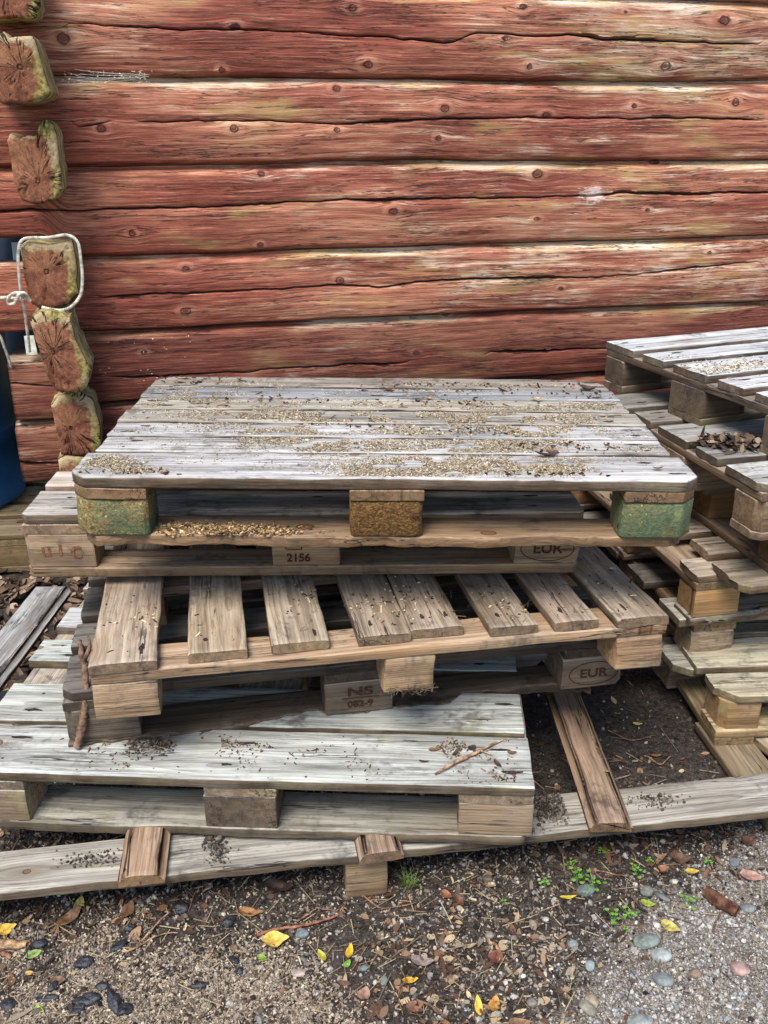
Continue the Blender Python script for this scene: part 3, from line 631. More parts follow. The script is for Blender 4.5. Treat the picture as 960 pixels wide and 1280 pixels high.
# G: lowest, wide frame of long boards with bark-edged cross planks
g = root_for(-.05, 1.415, .111, 8.1, H=.111)
tag(g, 'lowest long pallet frame on the soil with bark edged cross planks, under the pale pallet', 'pallet', GA)
board('runner_board', 2.0, .115, .022, g, along_x(-.95, 0, .089), (.80, .78, .70), .85, torn=.003, bow=.002)
board('runner_board', 2.0, .115, .022, g, along_x(-.95, .62, .072), (.75, .72, .66), .8)
board('block', .083, .09, .094, g, along_x(-.028, .008, -.006), (1.1, 1.05, .95), .35)
for xx in (-.93, .93): board('block', .09, .1, .094, g, along_x(xx, .008, -.006), (1, 1, 1), .5)
for xx in (-.93, 0, .93): board('block', .09, .1, .08, g, along_x(xx, .63, -.008), (1, 1, 1), .5)
for (x0, y0, L_, W_, yaw_, tt) in [(-.37, -.022, .62, .088, 0, (.85, .68, .54)), (.085, -.026, .6, .09, 2, (.75, .62, .52)), (.553, -.02, .62, .088, -7, (.68, .54, .43))]:
    o = board('cross_plank', L_, W_, .026, g, Matrix.Translation((x0, y0, .112)) @ Matrix.Rotation(R(90 - yaw_ * -1 if False else 90 + -yaw_ * -1), 4, 'Z'), tt, .55, wane=(.016, .016), crown=.18)
# plank leaning out at far left
def loose_plank(name, p0, p1, W_, T_, label, cat, tint, a, **k):
    p0, p1 = Vector(p0), Vector(p1); X = (p1 - p0); L_ = X.length; X.normalize(); Y = Vector((0, 0, 1)).cross(X).normalized(); Z = X.cross(Y)
    m = Matrix((X, Y, Z)).transposed().to_4x4(); m.translation = p0
    o = board(name, L_, W_, T_, None, m, tint, a, **k); tag(o, label, cat); return o
pr = at(89, 733, .17); pl = at(-40, 905, .20)
loose_plank('plank', pl - np.array([0, 0, .026]), pr - np.array([0, 0, .026]), .105, .026, 'grey bark edged plank sticking out left of the pale pallet', 'plank', (.78, .78, .78), .95, wane=(.02, 0), bow=.0)
# F: pale wide pallet
f = root_for(-.86, 1.483, .262, -3.17, .0039, .0141)
tag(f, 'pale grey weathered pallet with wide front board above the lowest frame', 'pallet', GA)
LF = 1.15; ft = (.92, .93, .86)
for i, (y, W_, L_) in enumerate([(0, .156, LF), (.169, .14, LF - .008), (.402, .095, LF), (.558, .1, LF), (.763, .09, LF), (.905, .095, LF)]):
    board('deck_board', L_, W_, .022, f, along_x([-.004, .0, -.006, 0, -.003, 0][i], y, .122), jt(ft, .05) if i < 2 else jt((1.0, 1.04, 1.02), .05), 1.05, nails=nails_for(LF, W_, [.08, LF / 2, LF - .07]), cup=.001, r=.002)
for x in (.0, (LF - .145) / 2, LF - .148):
    board('stringer_board', .996, .143, .0215, f, along_y(x + .002, .002, .1, .143), (1.05, 1.05, .98), .6)
    for j, y in enumerate((.003, .45, .9)):
        if j == 0 and .3 < x < .7:
            board('block', .096, .143, .077, f, along_y(x, y, .0225, .143), (.62, .58, .52), .75, endrough=.001)
        else: board('block', .143, .096, .077, f, along_x(x + .001, y, .0225), (1.15, 1.1, 1.02), .55)
for j, y in enumerate((0, .45, .9)):
    board('bottom_board', LF - (.012 if j == 0 else 0), .1 if j else .115, .022, f, along_x(0, y, 0), (.72, .71, .62), .8, torn=.004 if j == 0 else 0, ch=(0, .012, 0, 0))
# E: dark wet pallet with burnt-in marks; tints also hold its interior shade
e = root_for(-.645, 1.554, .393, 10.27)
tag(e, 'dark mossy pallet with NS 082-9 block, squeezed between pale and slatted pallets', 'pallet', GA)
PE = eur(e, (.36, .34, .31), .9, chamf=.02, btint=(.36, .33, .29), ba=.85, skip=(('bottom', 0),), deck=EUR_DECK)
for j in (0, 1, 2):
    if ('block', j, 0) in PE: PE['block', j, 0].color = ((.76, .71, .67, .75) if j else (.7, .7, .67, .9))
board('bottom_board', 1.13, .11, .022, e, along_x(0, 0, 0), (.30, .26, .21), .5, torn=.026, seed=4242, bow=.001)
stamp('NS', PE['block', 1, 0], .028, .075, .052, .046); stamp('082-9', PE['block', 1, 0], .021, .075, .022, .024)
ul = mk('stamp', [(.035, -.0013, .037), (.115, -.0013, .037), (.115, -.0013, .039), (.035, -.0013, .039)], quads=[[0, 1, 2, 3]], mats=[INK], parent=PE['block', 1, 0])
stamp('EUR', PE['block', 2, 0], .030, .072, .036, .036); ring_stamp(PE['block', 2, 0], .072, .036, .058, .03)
# D: slatted pallet
d = root_for(-.544, 1.454, .520, 10.67, -.0146, -.0316, H=.122)
tag(d, 'slatted pallet with gaps between boards running to the wall, above the dark pallet', 'pallet', GA)
LD = 1.149; dt = (.94, .84, .70)
for (x0, x1, yb, tt) in [(0, .125, 0, 1.0), (.180, .292, .012, .98), (.338, .452, .020, 1.02), (.505, .612, .020, .92), (.614, .722, .03, .88), (.770, .870, .010, .84), (.905, 1.0, .008, .86), (1.035, LD, 0, .88)]:
    W_ = x1 - x0
    m = Matrix.Translation((x1, yb, .1)) @ Matrix.Rotation(R(90 + rng.uniform(-.6, .6)), 4, 'Z')
    board('deck_board', .80, W_, .022, d, m, tuple(c * tt for c in jt(dt, .04)), .62, nails=[(.05 + rng.uniform(-.02, .02), W_ * .25), (.05, W_ * .7), (.42, W_ * .3), (.42, W_ * .7)], cup=-.001, endrough=.004, r=.004, torn=.002)
m = Matrix.Translation((.985, .12, .092)) @ Matrix.Rotation(R(90), 4, 'Z')
for j, y in enumerate((.0, .36, .7)):
    board('stringer_board', LD - .004, .1, .0215, d, along_x(.002, y + .002, .078), (1.08, 1.0, .90) if j == 0 else (.9, .8, .7), .30 if j == 0 else .5, torn=.002)
    for i, (x, W_) in enumerate(((0.004, .118), (.556, .1), (1.043, .1))):
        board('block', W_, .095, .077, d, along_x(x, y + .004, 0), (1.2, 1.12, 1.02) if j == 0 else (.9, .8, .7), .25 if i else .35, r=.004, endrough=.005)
# B: standard stamped pallet
b = root_for(-.766, 1.79, .679, 2.48, -.0175, -.0156)
tag(b, 'stamped pallet numbered 2156 with red brown corner mark, second from top of the front stack', 'pallet', GA)
PB = eur(b, (1.15, 1.08, 1.0), .9, rear=.16, chamf=.012, btint=(1.05, .92, .78), ba=.75)
PB['deck', 0].color = (.9, .86, .8, .9)
for i in range(3): PB['block', i, 0].color = (1.2, 1.08, .95, .55)
PB['bot', 0].color = (.9, .76, .6, .5)
stamp('2156', PB['block', 1, 0], .026, .055, .018, .026); ring_stamp(PB['block', 1, 0], .045, .052, .018, .014, rect=True, wd=.002); stamp('IT', PB['block', 1, 0], .022, .045, .052)
stamp('EUR', PB['block', 2, 0], .034, .072, .036, .036); ring_stamp(PB['block', 2, 0], .072, .036, .060, .03)
PB_u = [stamp('u', PB['block', 0, 0], .044, .045, .040, .044), stamp('i', PB['block', 0, 0], .04, .075, .040, .044), stamp('c', PB['block', 0, 0], .058, .108, .040, .06)]
for o in PB_u: o.data.materials.clear(); o.data.materials.append(FADED)
# A: top pallet, closed deck
a_ = root_for(-.593, 1.62, .828, 1.0, -.0191, -.0112)
tag(a_, 'top pallet of the front stack with closed deck, shavings and green painted corner blocks', 'pallet', GA)
ys = [0, .157, .265, .372, .480, .588, .696]; ws = [.145, .096, .095, .096, .096, .096, .104]
LA = 1.2
for i, (y, W_) in enumerate(zip(ys, ws)):
    c = [.03, .03, 0, 0] if i == 0 else ([0, 0, .04, .04] if i == 6 else [0, 0, 0, 0])
    x0 = [0, .012, .006, .0, .008, .004, .006][i]; x1 = [LA, LA - .012, LA - .006, LA - .002, LA - .01, LA - .006, LA - .008][i]
    t_ = [(1.04, 1.02, 1.0), (1.0, .98, .95), (.95, .94, .92), (.84, .78, .68), (.86, .79, .67), (.62, .64, .66), (.64, .57, .49)][i]
    board('deck_board', x1 - x0, W_, .024, a_, along_x(x0, y, .120), t_, 1.05, ch=c, nails=nails_for(LA, W_, [.06, .6, 1.14]), cup=.0012, r=.0035, torn=.0015, tornr=.0015, bow=rng.uniform(-.002, .002))
for i, x in enumerate((0, .5275, 1.055)):
    board('stringer_board', .798, .143, .0215, a_, along_y(x + .001, .001, .098, .143), (.72, .58, .42), .45, ch=(.03 if i == 2 else 0, 0, 0, .03 if i == 0 else 0))
    for j, y in enumerate((0.002, .3275, .7)):
        W_ = .145 if j == 1 else .1
        o = board('block', .143 if i != 1 else .140, W_ - .002, .0745, a_, along_x(x + .001, y, .0225), (1, 1, 1) if i != 1 else (.48, .37, .29), .05 if i == 0 else (.25 if i == 2 else 1.), mat=CHIP, r=.006, endrough=.004,
                  ch=(.03 if i == 0 and j == 0 else .008, .03 if i == 2 and j == 0 else .008, .008, .008))
for j, y in enumerate((0.004, .3275, .7)):
    board('bottom_board', 1.17 if j == 0 else 1.2, .105 if j != 1 else .145, .022, a_, along_x(.012 if j == 0 else 0, y, 0), (.8, .66, .5), .45, ch=(.03, .03, 0, 0) if j == 0 else (0, 0, 0, 0), torn=.010 if j == 0 else 0, endrough=.006)

# ---- stack on the right; inner boards tinted darker, interior shade put into colour
GR = 'pallets of the right stack'
r1 = root_for(.98, 2.108, .814, 20.76); tag(r1, 'topmost pallet of the right stack with pale deck boards against the wall', 'pallet', GR)
P1 = eur(r1, (1.2, 1.25, 1.32), 1.05, chamf=0, btint=(.6, .54, .46), ba=.95)
for i in range(3):
    for j in range(3): P1['block', i, j].color = (.5, .46, .42, .7)
r2 = root_for(.865, 1.965, .673, 13.66); tag(r2, 'second pallet from top of the right stack holding a pile of dead leaves', 'pallet', GR)
P2 = eur(r2, (.66, .65, .62), .95, chamf=.02, btint=(.78, .7, .6), ba=.85)
P2['deck', 0].color = (1.05, 1.06, 1.0, 1.)
ring_stamp(P2['block', 0, 0], .105, .036, .03, .026, 100, 300)
# third: upside down, deck boards at the bottom
r3 = root_for(.885, 1.985, .526, 12); tag(r3, 'upside down pallet third from top of the right stack with splintered board end', 'pallet', GR)
for i, (y, W_) in enumerate(EUR_DECK): board('deck_board', 1.2, W_, .022, r3, along_x([-.02, .0, -.02, .02, .0][i], y, 0), jt((.75, .66, .56)), .7, endrough=.012, ch=(.02 if i == 0 else 0, 0, 0, 0))
for i, x in enumerate((.08, .56, 1.05)):
    board('stringer_board', .78, .14, .0215, r3, along_y(x, .01, .0225, .14), (.6, .5, .4), .5)
    for y in (.02, .35, .69): board('block', .13, .095, .074, r3, along_x(x + .005, y, .0445), (.6, .44, .28), .2)
for y in (.02, .35, .69): board('bottom_board', 1.13, .1, .022, r3, along_x(.06, y, .119), (.8, .7, .6), .6)
r4 = root_for(.790, 2.085, .382, 10.6); tag(r4, 'fourth pallet from top of right stack, short broken deck board over fresh corner block', 'pallet', GR)
board('deck_board', .155, .1, .022, r4, along_x(0, 0, .122), (1.05, .95, .8), .75, endrough=.008)
for i in (1, 2, 3): board('deck_board', 1.1, .1, .022, r4, along_x(.02, .05 + .22 * i, .122), (.5, .43, .37), .7)
for i, x in enumerate((0, .52, 1.0)):
    board('stringer_board', .9, .14 if i else .1, .0215, r4, along_y(x + .001, .001, .1, .14 if i else .1), (.8, .7, .58), .5)
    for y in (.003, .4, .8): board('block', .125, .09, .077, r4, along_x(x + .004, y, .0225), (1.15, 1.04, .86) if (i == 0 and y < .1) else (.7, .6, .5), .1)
for y in (0, .4, .8): board('bottom_board', 1.15, .09, .022, r4, along_x(-.004, y, 0), (.8, .74, .64), .8, torn=.012 if y == 0 else 0, wane=(.006, 0))
r5 = root_for(.765, 2.10, .248, 9.2); tag(r5, 'fifth pallet from top of the right stack with cracked whitish end block', 'pallet', GR)
for i, y in enumerate((0, .22, .42, .62, .8)): board('deck_board', 1.2, .12, .022, r5, along_x(0, y, .122), (1.25, 1.22, 1.1) if i == 0 else (.5, .46, .42), .85)
for i, x in enumerate((.045, .55, 1.05)):
    board('stringer_board', .9, .12, .0215, r5, along_y(x, .004, .1, .12), (.9, .8, .6), .4)
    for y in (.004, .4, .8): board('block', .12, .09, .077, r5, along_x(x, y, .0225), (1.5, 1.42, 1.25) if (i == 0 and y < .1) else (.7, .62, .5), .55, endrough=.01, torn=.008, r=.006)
board('bottom_board', 1.2, .13, .022, r5, along_x(-.01, -.05, 0), (1.08, 1.08, .95), .9, ch=(.035, 0, 0, .02), cup=.001)
for y in (.4, .8): board('bottom_board', 1.2, .1, .022, r5, along_x(0, y, 0), (.7, .66, .6), .8)
r6 = root_for(.822, 1.905, .142, 3.5, .0, .0, H=.144); tag(r6, 'sixth pallet of the right stack with yellowish clipped corner board, near the soil', 'pallet', GR)
yt = (1.22, 1.2, .95)
for i, (y, W_) in enumerate([(0, .105), (.135, .11), (.3, .1), (.45, .1), (.6, .1), (.75, .1)]): board('deck_board', 1.15, W_, .022, r6, along_x([0, -.01, 0, 0, 0, 0][i], y, .122), yt if i < 2 else (.8, .78, .62), .72, ch=(.045, 0, 0, 0) if i == 0 else (0, 0, 0, 0), cup=.001)
for i, x in enumerate((.008, .5, 1.)):
    for y in (.006, .4, .74): board('block', .1, .1, .077, r6, along_x(x, y, .0445), (1.1, 1.02, .82), .25, ch=(.02 if i == 0 and y < .1 else 0, 0, 0, 0))
for y in (.0, .4, .74): board('bottom_board', 1.15, .1, .0215, r6, along_x(0, y, .0225), (1.3, 1.2, .85), .45)
for x in (.0, .5, 1.): board('runner_board', .88, .1, .022, r6, along_y(x, 0, 0, .1), (.85, .78, .55), .5)
for i, (p0, p1, W_, lb, tt) in enumerate([((.915, 2.02, -.026), (.955, 1.63, -.016), .11, 'damp brown board lying on the soil under the right stack', (.62, .56, .42)), ((1.0, 2.06, -.012), (1.14, 1.70, -.004), .12, 'paler board on the soil at the right edge under the stack', (1.0, .95, .75))]):
    loose_plank('board', p1, p0, W_, .022, lb, 'board', tt, .6)
#==DETAILS==

# ---------------------------------------------------------------- positions on a pallet's deck
bpy.context.view_layer.update()
def on(root, u, v, h=.144):
    m = np.array(root.matrix_world); n = m[:3, 2]; p0 = m[:3, 3] + n * h; d = ray(u, v); o = np.array([0, 0, CAM_H])
    t = np.dot(p0 - o, n) / np.dot(d, n); return o + t * d
NR = np.random.RandomState(11)
def rot_rand(n, flat=.35):
    yaw = NR.rand(n) * 6.283; a = NR.randn(n) * flat; b = NR.randn(n) * flat
    cy, sy, ca, sa, cb, sb = np.cos(yaw), np.sin(yaw), np.cos(a), np.sin(a), np.cos(b), np.sin(b)
    Rz = np.zeros((n, 3, 3)); Rz[:, 0, 0] = cy; Rz[:, 0, 1] = -sy; Rz[:, 1, 0] = sy; Rz[:, 1, 1] = cy; Rz[:, 2, 2] = 1
    Rx = np.zeros((n, 3, 3)); Rx[:, 0, 0] = 1; Rx[:, 1, 1] = ca; Rx[:, 1, 2] = -sa; Rx[:, 2, 1] = sa; Rx[:, 2, 2] = ca
    Ry = np.zeros((n, 3, 3)); Ry[:, 1, 1] = 1; Ry[:, 0, 0] = cb; Ry[:, 0, 2] = sb; Ry[:, 2, 0] = -sb; Ry[:, 2, 2] = cb
    return Rz @ Rx @ Ry
def palette(n, cols, var=.18):
    c = np.array([rgb(x) for x in cols])[NR.randint(0, len(cols), n)] * (1 + NR.randn(n, 1) * var); return np.clip(c, .004, 1)
BOX = np.array([[x, y, z] for x in (-.5, .5) for y in (-.5, .5) for z in (-.5, .5)]); BOXQ = np.array([[0, 1, 3, 2], [4, 6, 7, 5], [0, 4, 5, 1], [2, 3, 7, 6], [0, 2, 6, 4], [1, 5, 7, 3]])
ph = (1 + 5 ** .5) / 2
ICO = np.array([[-1, ph, 0], [1, ph, 0], [-1, -ph, 0], [1, -ph, 0], [0, -1, ph], [0, 1, ph], [0, -1, -ph], [0, 1, -ph], [ph, 0, -1], [ph, 0, 1], [-ph, 0, -1], [-ph, 0, 1]]) / 3.8
ICOT = np.array([[0, 11, 5], [0, 5, 1], [0, 1, 7], [0, 7, 10], [0, 10, 11], [1, 5, 9], [5, 11, 4], [11, 10, 2], [10, 7, 6], [7, 1, 8], [3, 9, 4], [3, 4, 2], [3, 2, 6], [3, 6, 8], [3, 8, 9], [4, 9, 5], [2, 4, 11], [6, 2, 10], [8, 6, 7], [9, 8, 1]])
# a bent flake: 2 x 4 quads, both long edges curled
FL = np.array([[x, y * (1 - abs(2 * x) ** 2.2 * .85), .22 * (4 * y * y) + .18 * math.sin(x * 5)] for x in np.linspace(-.5, .5, 5) for y in (-.5, 0, .5)]); FLQ = gridq(5, 3)
def litter(name, P, size, cols, label, cat, shape='box', flat=.35, var=.18, jitter=0., smooth=False):
    n = len(P); base, F, key = {'box': (BOX, BOXQ, 'quads'), 'ico': (ICO, ICOT, 'tris'), 'flake': (FL, FLQ, 'quads')}[shape]
    size = np.broadcast_to(size, (n, 3)); B = base[None] * size[:, None]
    if jitter: B = B * (1 + NR.randn(n, len(base), 1) * jitter)
    V = np.einsum('nij,nkj->nki', rot_rand(n, flat), B) + P[:, None]
    k = len(base); Fc = (F[None] + (np.arange(n) * k)[:, None, None]).reshape(-1, F.shape[1])
    col = np.repeat(np.concatenate([palette(n, cols, var), np.ones((n, 1))], 1), k, 0)
    o = mk(name, V.reshape(-1, 3), mats=[STUFF], attrs={'col': col}, smooth=smooth, **{key: Fc})
    return tag(o, label, cat, kind='stuff')
def logn(n, m, s_): return m * np.exp(NR.randn(n) * s_)
def ground_pts(n, x0, x1, y0, y1, dens, lift=.3, size=None):
    out = []; 
    while sum(map(len, out)) < n:
        x = NR.uniform(x0, x1, n); y = NR.uniform(y0, y1, n); k = NR.rand(n) < dens(x, y); out.append(np.stack([x[k], y[k]], 1))
    p = np.concatenate(out)[:n]; return np.concatenate([p, (gh(p[:, 0], p[:, 1]))[:, None]], 1)

# sawdust and shavings on the top deck: blobs measured on the deck
BL = [(235, 500, 38, 9, 1), (290, 522, 38, 9, 1), (350, 512, 30, 7, .7), (350, 545, 45, 8, .9), (420, 522, 50, 10, 1), (430, 560, 45, 8, .9), (480, 588, 42, 9, 1), (455, 500, 50, 7, .5), (520, 578, 22, 6, .6),
      (560, 512, 35, 8, .6), (610, 528, 55, 11, 1), (670, 515, 40, 9, .8), (650, 548, 50, 10, .9), (590, 562, 45, 8, .9), (560, 585, 40, 9, 1), (640, 582, 40, 8, .8), (700, 585, 30, 8, .9), (715, 530, 30, 10, .7), (740, 505, 20, 8, .5),
      (138, 578, 24, 7, .9), (165, 588, 20, 5, .7), (510, 540, 40, 7, .5), (300, 482, 60, 5, .35), (560, 484, 90, 5, .35), (790, 560, 30, 10, .25)]
def blobs(root, bl, n, h=.144, dens_h=.004):
    w_ = np.array([b[2] * b[3] * b[4] for b in bl], float); w_ /= w_.sum(); P = []
    for k in NR.choice(len(bl), n, p=w_):
        b = bl[k]; du, dv = NR.randn(2) * .62; q = on(root, b[0] + du * b[2], b[1] + dv * b[3], h); q[2] += abs(NR.rand()) * dens_h * b[4] * math.exp(-(du * du + dv * dv) * .7); P.append(q)
    return np.array(P)
def inside(root, P, x0, x1, y0, y1, gaps=None):
    mi = np.array(root.matrix_world.inverted()); L = (mi[:3, :3] @ P.T).T + mi[:3, 3]
    k = (L[:, 0] > x0) & (L[:, 0] < x1) & (L[:, 1] > y0) & (L[:, 1] < y1)
    if gaps:
        g_ = np.zeros(len(P), bool)
        for y, W_ in gaps: g_ |= (L[:, 1] > y + .004) & (L[:, 1] < y + W_ - .003)
        k &= g_
    return P[k]
P = inside(a_, blobs(a_, [(u_, v_, a2 * 1.25, b2 * 1.15, c2) for u_, v_, a2, b2, c2 in BL] + [(450, 540, 230, 34, .2)], 80000), .01, 1.19, .01, .79, list(zip(ys, ws)))
# clear the clumps of noise so that bare wood shows between
k = fbm(P[:, 0] * 18, P[:, 1] * 30, 0, 33, 4) > -.12; P = P[k]
n = len(P); litter('wood_shavings', P, np.stack([logn(n, .0027, .6), logn(n, .0013, .4), logn(n, .0007, .3)], 1), ['#aa987c', '#917f66', '#b7a98d', '#74644f', '#87765f', '#c5baa2', '#57493a', '#9e927e'], 'tan sawdust and small shavings strewn over the closed top deck', 'shavings')
P = blobs(a_, [(u, v, 60, 6, 1) for u, v in ((250, 474), (520, 482), (620, 487), (700, 485), (730, 495), (330, 500), (560, 503), (455, 530), (600, 540), (700, 560), (670, 592), (160, 592))], 520, h=.1455)
P = inside(a_, P, .01, 1.19, .01, .79, list(zip(ys, ws))); n = len(P)
litter('bark_crumbs', P, np.stack([logn(n, .007, .5), logn(n, .003, .4), logn(n, .0016, .3)], 1), ['#3a2a1e', '#5a3f2a', '#2a2019', '#7a5c3c'], 'dark bark crumbs and bits of stalk scattered on the closed top deck', 'bark crumbs')
# yellow chips caught on the bottom board of the top pallet
P = blobs(a_, [(300, 664, 60, 6, 1), (240, 660, 30, 5, 1), (345, 668, 20, 5, .8), (205, 668, 25, 4, .3)], 1100, h=.0225, dens_h=.007); P = inside(a_, P, .15, .5, .008, .10); n = len(P)
litter('wood_shavings', P, np.stack([logn(n, .0062, .4), logn(n, .0036, .35), logn(n, .0012, .3)], 1), ['#a98a5c', '#7f6342', '#bfa67c', '#604830', '#453526', '#917652'], 'yellow shavings heaped on the lower board of the top pallet by the green block', 'shavings')
P = blobs(d, [(480, 750, 130, 25, 1), (640, 770, 80, 20, 1), (760, 730, 40, 20, .6), (200, 780, 60, 30, .4), (680, 680, 40, 20, .4)], 1300, h=.1225); P = inside(d, P, .0, 1.14, .03, .7, [(-1, 3)]); 
mi = np.array(d.matrix_world.inverted()); Lx = (mi[:3, :3] @ P.T).T[:, 0] + mi[0, 3]; k = np.zeros(len(P), bool)
for x0_, x1_ in ((0, .125), (.18, .292), (.338, .452), (.505, .722), (.77, .87), (.905, 1.), (1.035, 1.149)): k |= (Lx > x0_ + .004) & (Lx < x1_ - .004)
P = P[k]; P = P[NR.rand(len(P)) < .3 + .9 * (fbm(P[:, 0] * 25, P[:, 1] * 25, 0, 51, 2) > .12)]; P = P[::2]; n = len(P)
litter('bark_crumbs', P, np.stack([logn(n, .005, .6), logn(n, .0022, .4), logn(n, .0014, .3)], 1), ['#3a2a1e', '#57432f', '#2a2019', '#b39a72', '#cbb994'], 'dirt and crumbs on the slatted boards below the stamped pallet', 'bark crumbs')
P = blobs(f, [(190, 932, 45, 10, 1), (150, 930, 30, 10, .5), (178, 957, 22, 7, 1), (570, 935, 50, 12, .5), (400, 950, 220, 25, .08), (620, 975, 40, 12, .3), (300, 930, 60, 10, .3)], 1500, h=.1445, dens_h=.003); P = inside(f, P, 0, 1.14, .005, .15); P = P[fbm(P[:, 0] * 22, P[:, 1] * 22, 0, 52, 3) > .02]; n = len(P)
litter('bark_crumbs', P, np.stack([logn(n, .0042, .6), logn(n, .002, .4), logn(n, .0014, .3)], 1), ['#5a4a3c', '#4a3a2c', '#3a3029', '#7b6650', '#8a7a64'], 'dark dirt crumbs on the wide front board of the pale pallet', 'bark crumbs')
P = blobs(g, [(270, 1060, 12, 20, 1), (120, 1075, 40, 8, .4), (690, 1010, 20, 14, 1.5), (740, 960, 14, 50, .7), (720, 930, 12, 40, .7), (650, 1040, 30, 6, .5), (820, 1000, 30, 8, .4), (665, 1003, 10, 8, 2)], 2600, h=.1115, dens_h=.012); P[:, 2] += 0
mi = np.array(g.matrix_world.inverted()); Lg = (mi[:3, :3] @ P.T).T + mi[:3, 3]; P = P[(Lg[:, 1] > .003) & (Lg[:, 1] < .11) & ((Lg[:, 0] < .44) | (Lg[:, 0] > .57))]; n = len(P)
litter('soil_crumbs', P, logn(n, .0040, .55)[:, None] * np.array([[1, .8, .6]]), ['#4a4036', '#5d5247', '#37302a', '#6e6356'], 'grey soil crumbs spilled on the lowest front board', 'soil', 'ico', 1, jitter=.1)
# dead leaves and shavings on the right stack
P = blobs(r2, [(905, 553, 26, 6, 1), (930, 556, 24, 6, 1), (880, 552, 12, 4, 1)], 260, h=.148, dens_h=.020); P = inside(r2, P, -.01, .4, .17, .31); n = len(P)
litter('leaf_litter', P, np.stack([logn(n, .024, .35), logn(n, .013, .3), logn(n, .007, .3)], 1), ['#4a3c32', '#5e4c3e', '#2c231d', '#73624f', '#857462'], 'heap of dead brown leaves on the second pallet of the right stack', 'leaf heap', 'flake', .5, smooth=True)
P = blobs(r1, [(905, 462, 50, 8, 1), (850, 450, 30, 5, .6), (935, 455, 30, 6, 1), (900, 485, 20, 4, .8), (830, 457, 12, 3, 1.5), (880, 467, 40, 3, 1)], 650, h=.1445, dens_h=.003); P = inside(r1, P, .0, 1.1, .0, .8, EUR_DECK); n = len(P)
litter('wood_shavings', P, np.stack([logn(n, .006, .45), logn(n, .0026, .35), logn(n, .001, .3)], 1), ['#c9b48e', '#d9c8a6', '#8c7657', '#e2d6bb', '#6c5840'], 'pale shavings on the topmost pallet of the right stack', 'shavings')

# ---------------------------------------------------------------- litter on the ground
near = lambda x, y: np.clip(.12 + sst(1.95, 1.5, y), 0, 1)
def sz(n, m, s_, mx=.02): return np.clip(logn(n, m, s_), .0015, mx)
n = 30000; P = ground_pts(n, -1.15, 1.15, .98, 2.5, lambda x, y: near(x, y) * (1 - .8 * grit(x, y)) * np.clip(.55 + fbm(x * 9, y * 9, 0, 35, 3) * 1.4, .1, 1)); q = sz(n, .0042, .5, .016)
litter('soil_crumbs', P + [0, 0, .0008], q[:, None] * np.array([[1.1, .9, .65]]), ['#2a2521', '#3a332d', '#1e1a18', '#50473e', '#665c52', '#332c27'], 'dark crumbly soil in front of and under the pallets', 'soil', 'ico', 1, jitter=.13)
n = 34000; P = ground_pts(n, -.2, 1.15, .98, 1.75, lambda x, y: np.clip(grit(x, y) * 1.05 + .03, 0, 1) * np.clip(.6 + fbm(x * 12, y * 12, 0, 36, 3), .15, 1)); q = sz(n, .0034, .5, .013)
litter('gravel', P + [0, 0, .0008], q[:, None] * np.array([[1.1, .9, .7]]), ['#7f7a72', '#938d84', '#6c675f', '#a39d93', '#85796a', '#8b9092', '#5a554e', '#b0aaa0', '#74685b'], 'light grey gravel at the right front', 'gravel', 'ico', 1, jitter=.12)
n = 30000; P = ground_pts(n, -1.1, .35, .98, 1.6, lambda x, y: np.clip(tan(x, y) * 1.2 + .05, 0, 1) * np.clip(.55 + fbm(x * 14, y * 14, 0, 37, 3), .1, 1))
litter('wood_chips', P + [0, 0, .0015], np.stack([logn(n, .0048, .45), logn(n, .0026, .35), logn(n, .0015, .3)], 1), ['#93826d', '#a6957c', '#77685a', '#b8a98f', '#5d4f42', '#8a7c6c', '#80766b', '#6b5f53'], 'tan sawdust chips trodden into the soil at the left front', 'wood chips', 'box', .6, .15)
n = 3200; P = ground_pts(n, -1.1, 1.1, .98, 2.3, lambda x, y: near(x, y) * .9 * np.clip(1.1 - grit(x, y), .3, 1)); q = sz(n, .008, .5, .024)
litter('pebbles', P + [0, 0, .0015], q[:, None] * np.array([[1, .8, .6]]) * .8, ['#7f7c76', '#98948c', '#625e58', '#8a7a6b', '#a59d92', '#70716f', '#4d463e'], 'small mixed pebbles lying in the soil', 'pebbles', 'ico', 1, jitter=.1, smooth=False)
n = 2300; P = ground_pts(n, -1.15, 1.1, .98, 2.4, lambda x, y: near(x, y) * np.clip(1.05 - grit(x, y) * .8, .1, 1) * np.clip(.5 + fbm(x * 5, y * 5, 0, 38, 2) * 1.6, .08, 1)); 
litter('leaf_litter', P + [0, 0, .003], np.stack([logn(n, .016, .45), logn(n, .009, .4), logn(n, .006, .4)], 1), ['#4a3426', '#6b4b35', '#35271e', '#7e644b', '#543c30', '#8b7d6d', '#5e4a3a', '#a08a6a'], 'broken brown leaves and bark flakes mixed in the soil', 'leaf litter', 'flake', .35, smooth=True)
n = 2600; P = ground_pts(n, -1.15, 1.1, .98, 2.3, lambda x, y: near(x, y) * np.clip(1.0 - grit(x, y) * .8, .15, 1))
litter('straw', P + [0, 0, .004], np.stack([logn(n, .026, .5), logn(n, .0011, .25), logn(n, .0010, .2)], 1), ['#8c7a5f', '#5b4836', '#a39270', '#3f3027', '#6f5d48'], 'thin dry stalks and needles lying on the soil', 'straw', 'box', .12)
n = 1500; P = ground_pts(n, -1.9, -.85, 1.9, 3.4, lambda x, y: np.ones_like(x))
litter('leaf_litter', P + [0, 0, .012], np.stack([logn(n, .042, .35), logn(n, .025, .35), logn(n, .02, .4)], 1), ['#4a3a2e', '#6b5645', '#35291f', '#8a7460', '#96836e', '#5e4a3a'], 'brown fallen leaves and sticks behind the left end of the stack', 'leaf litter', 'flake', .5, smooth=True)

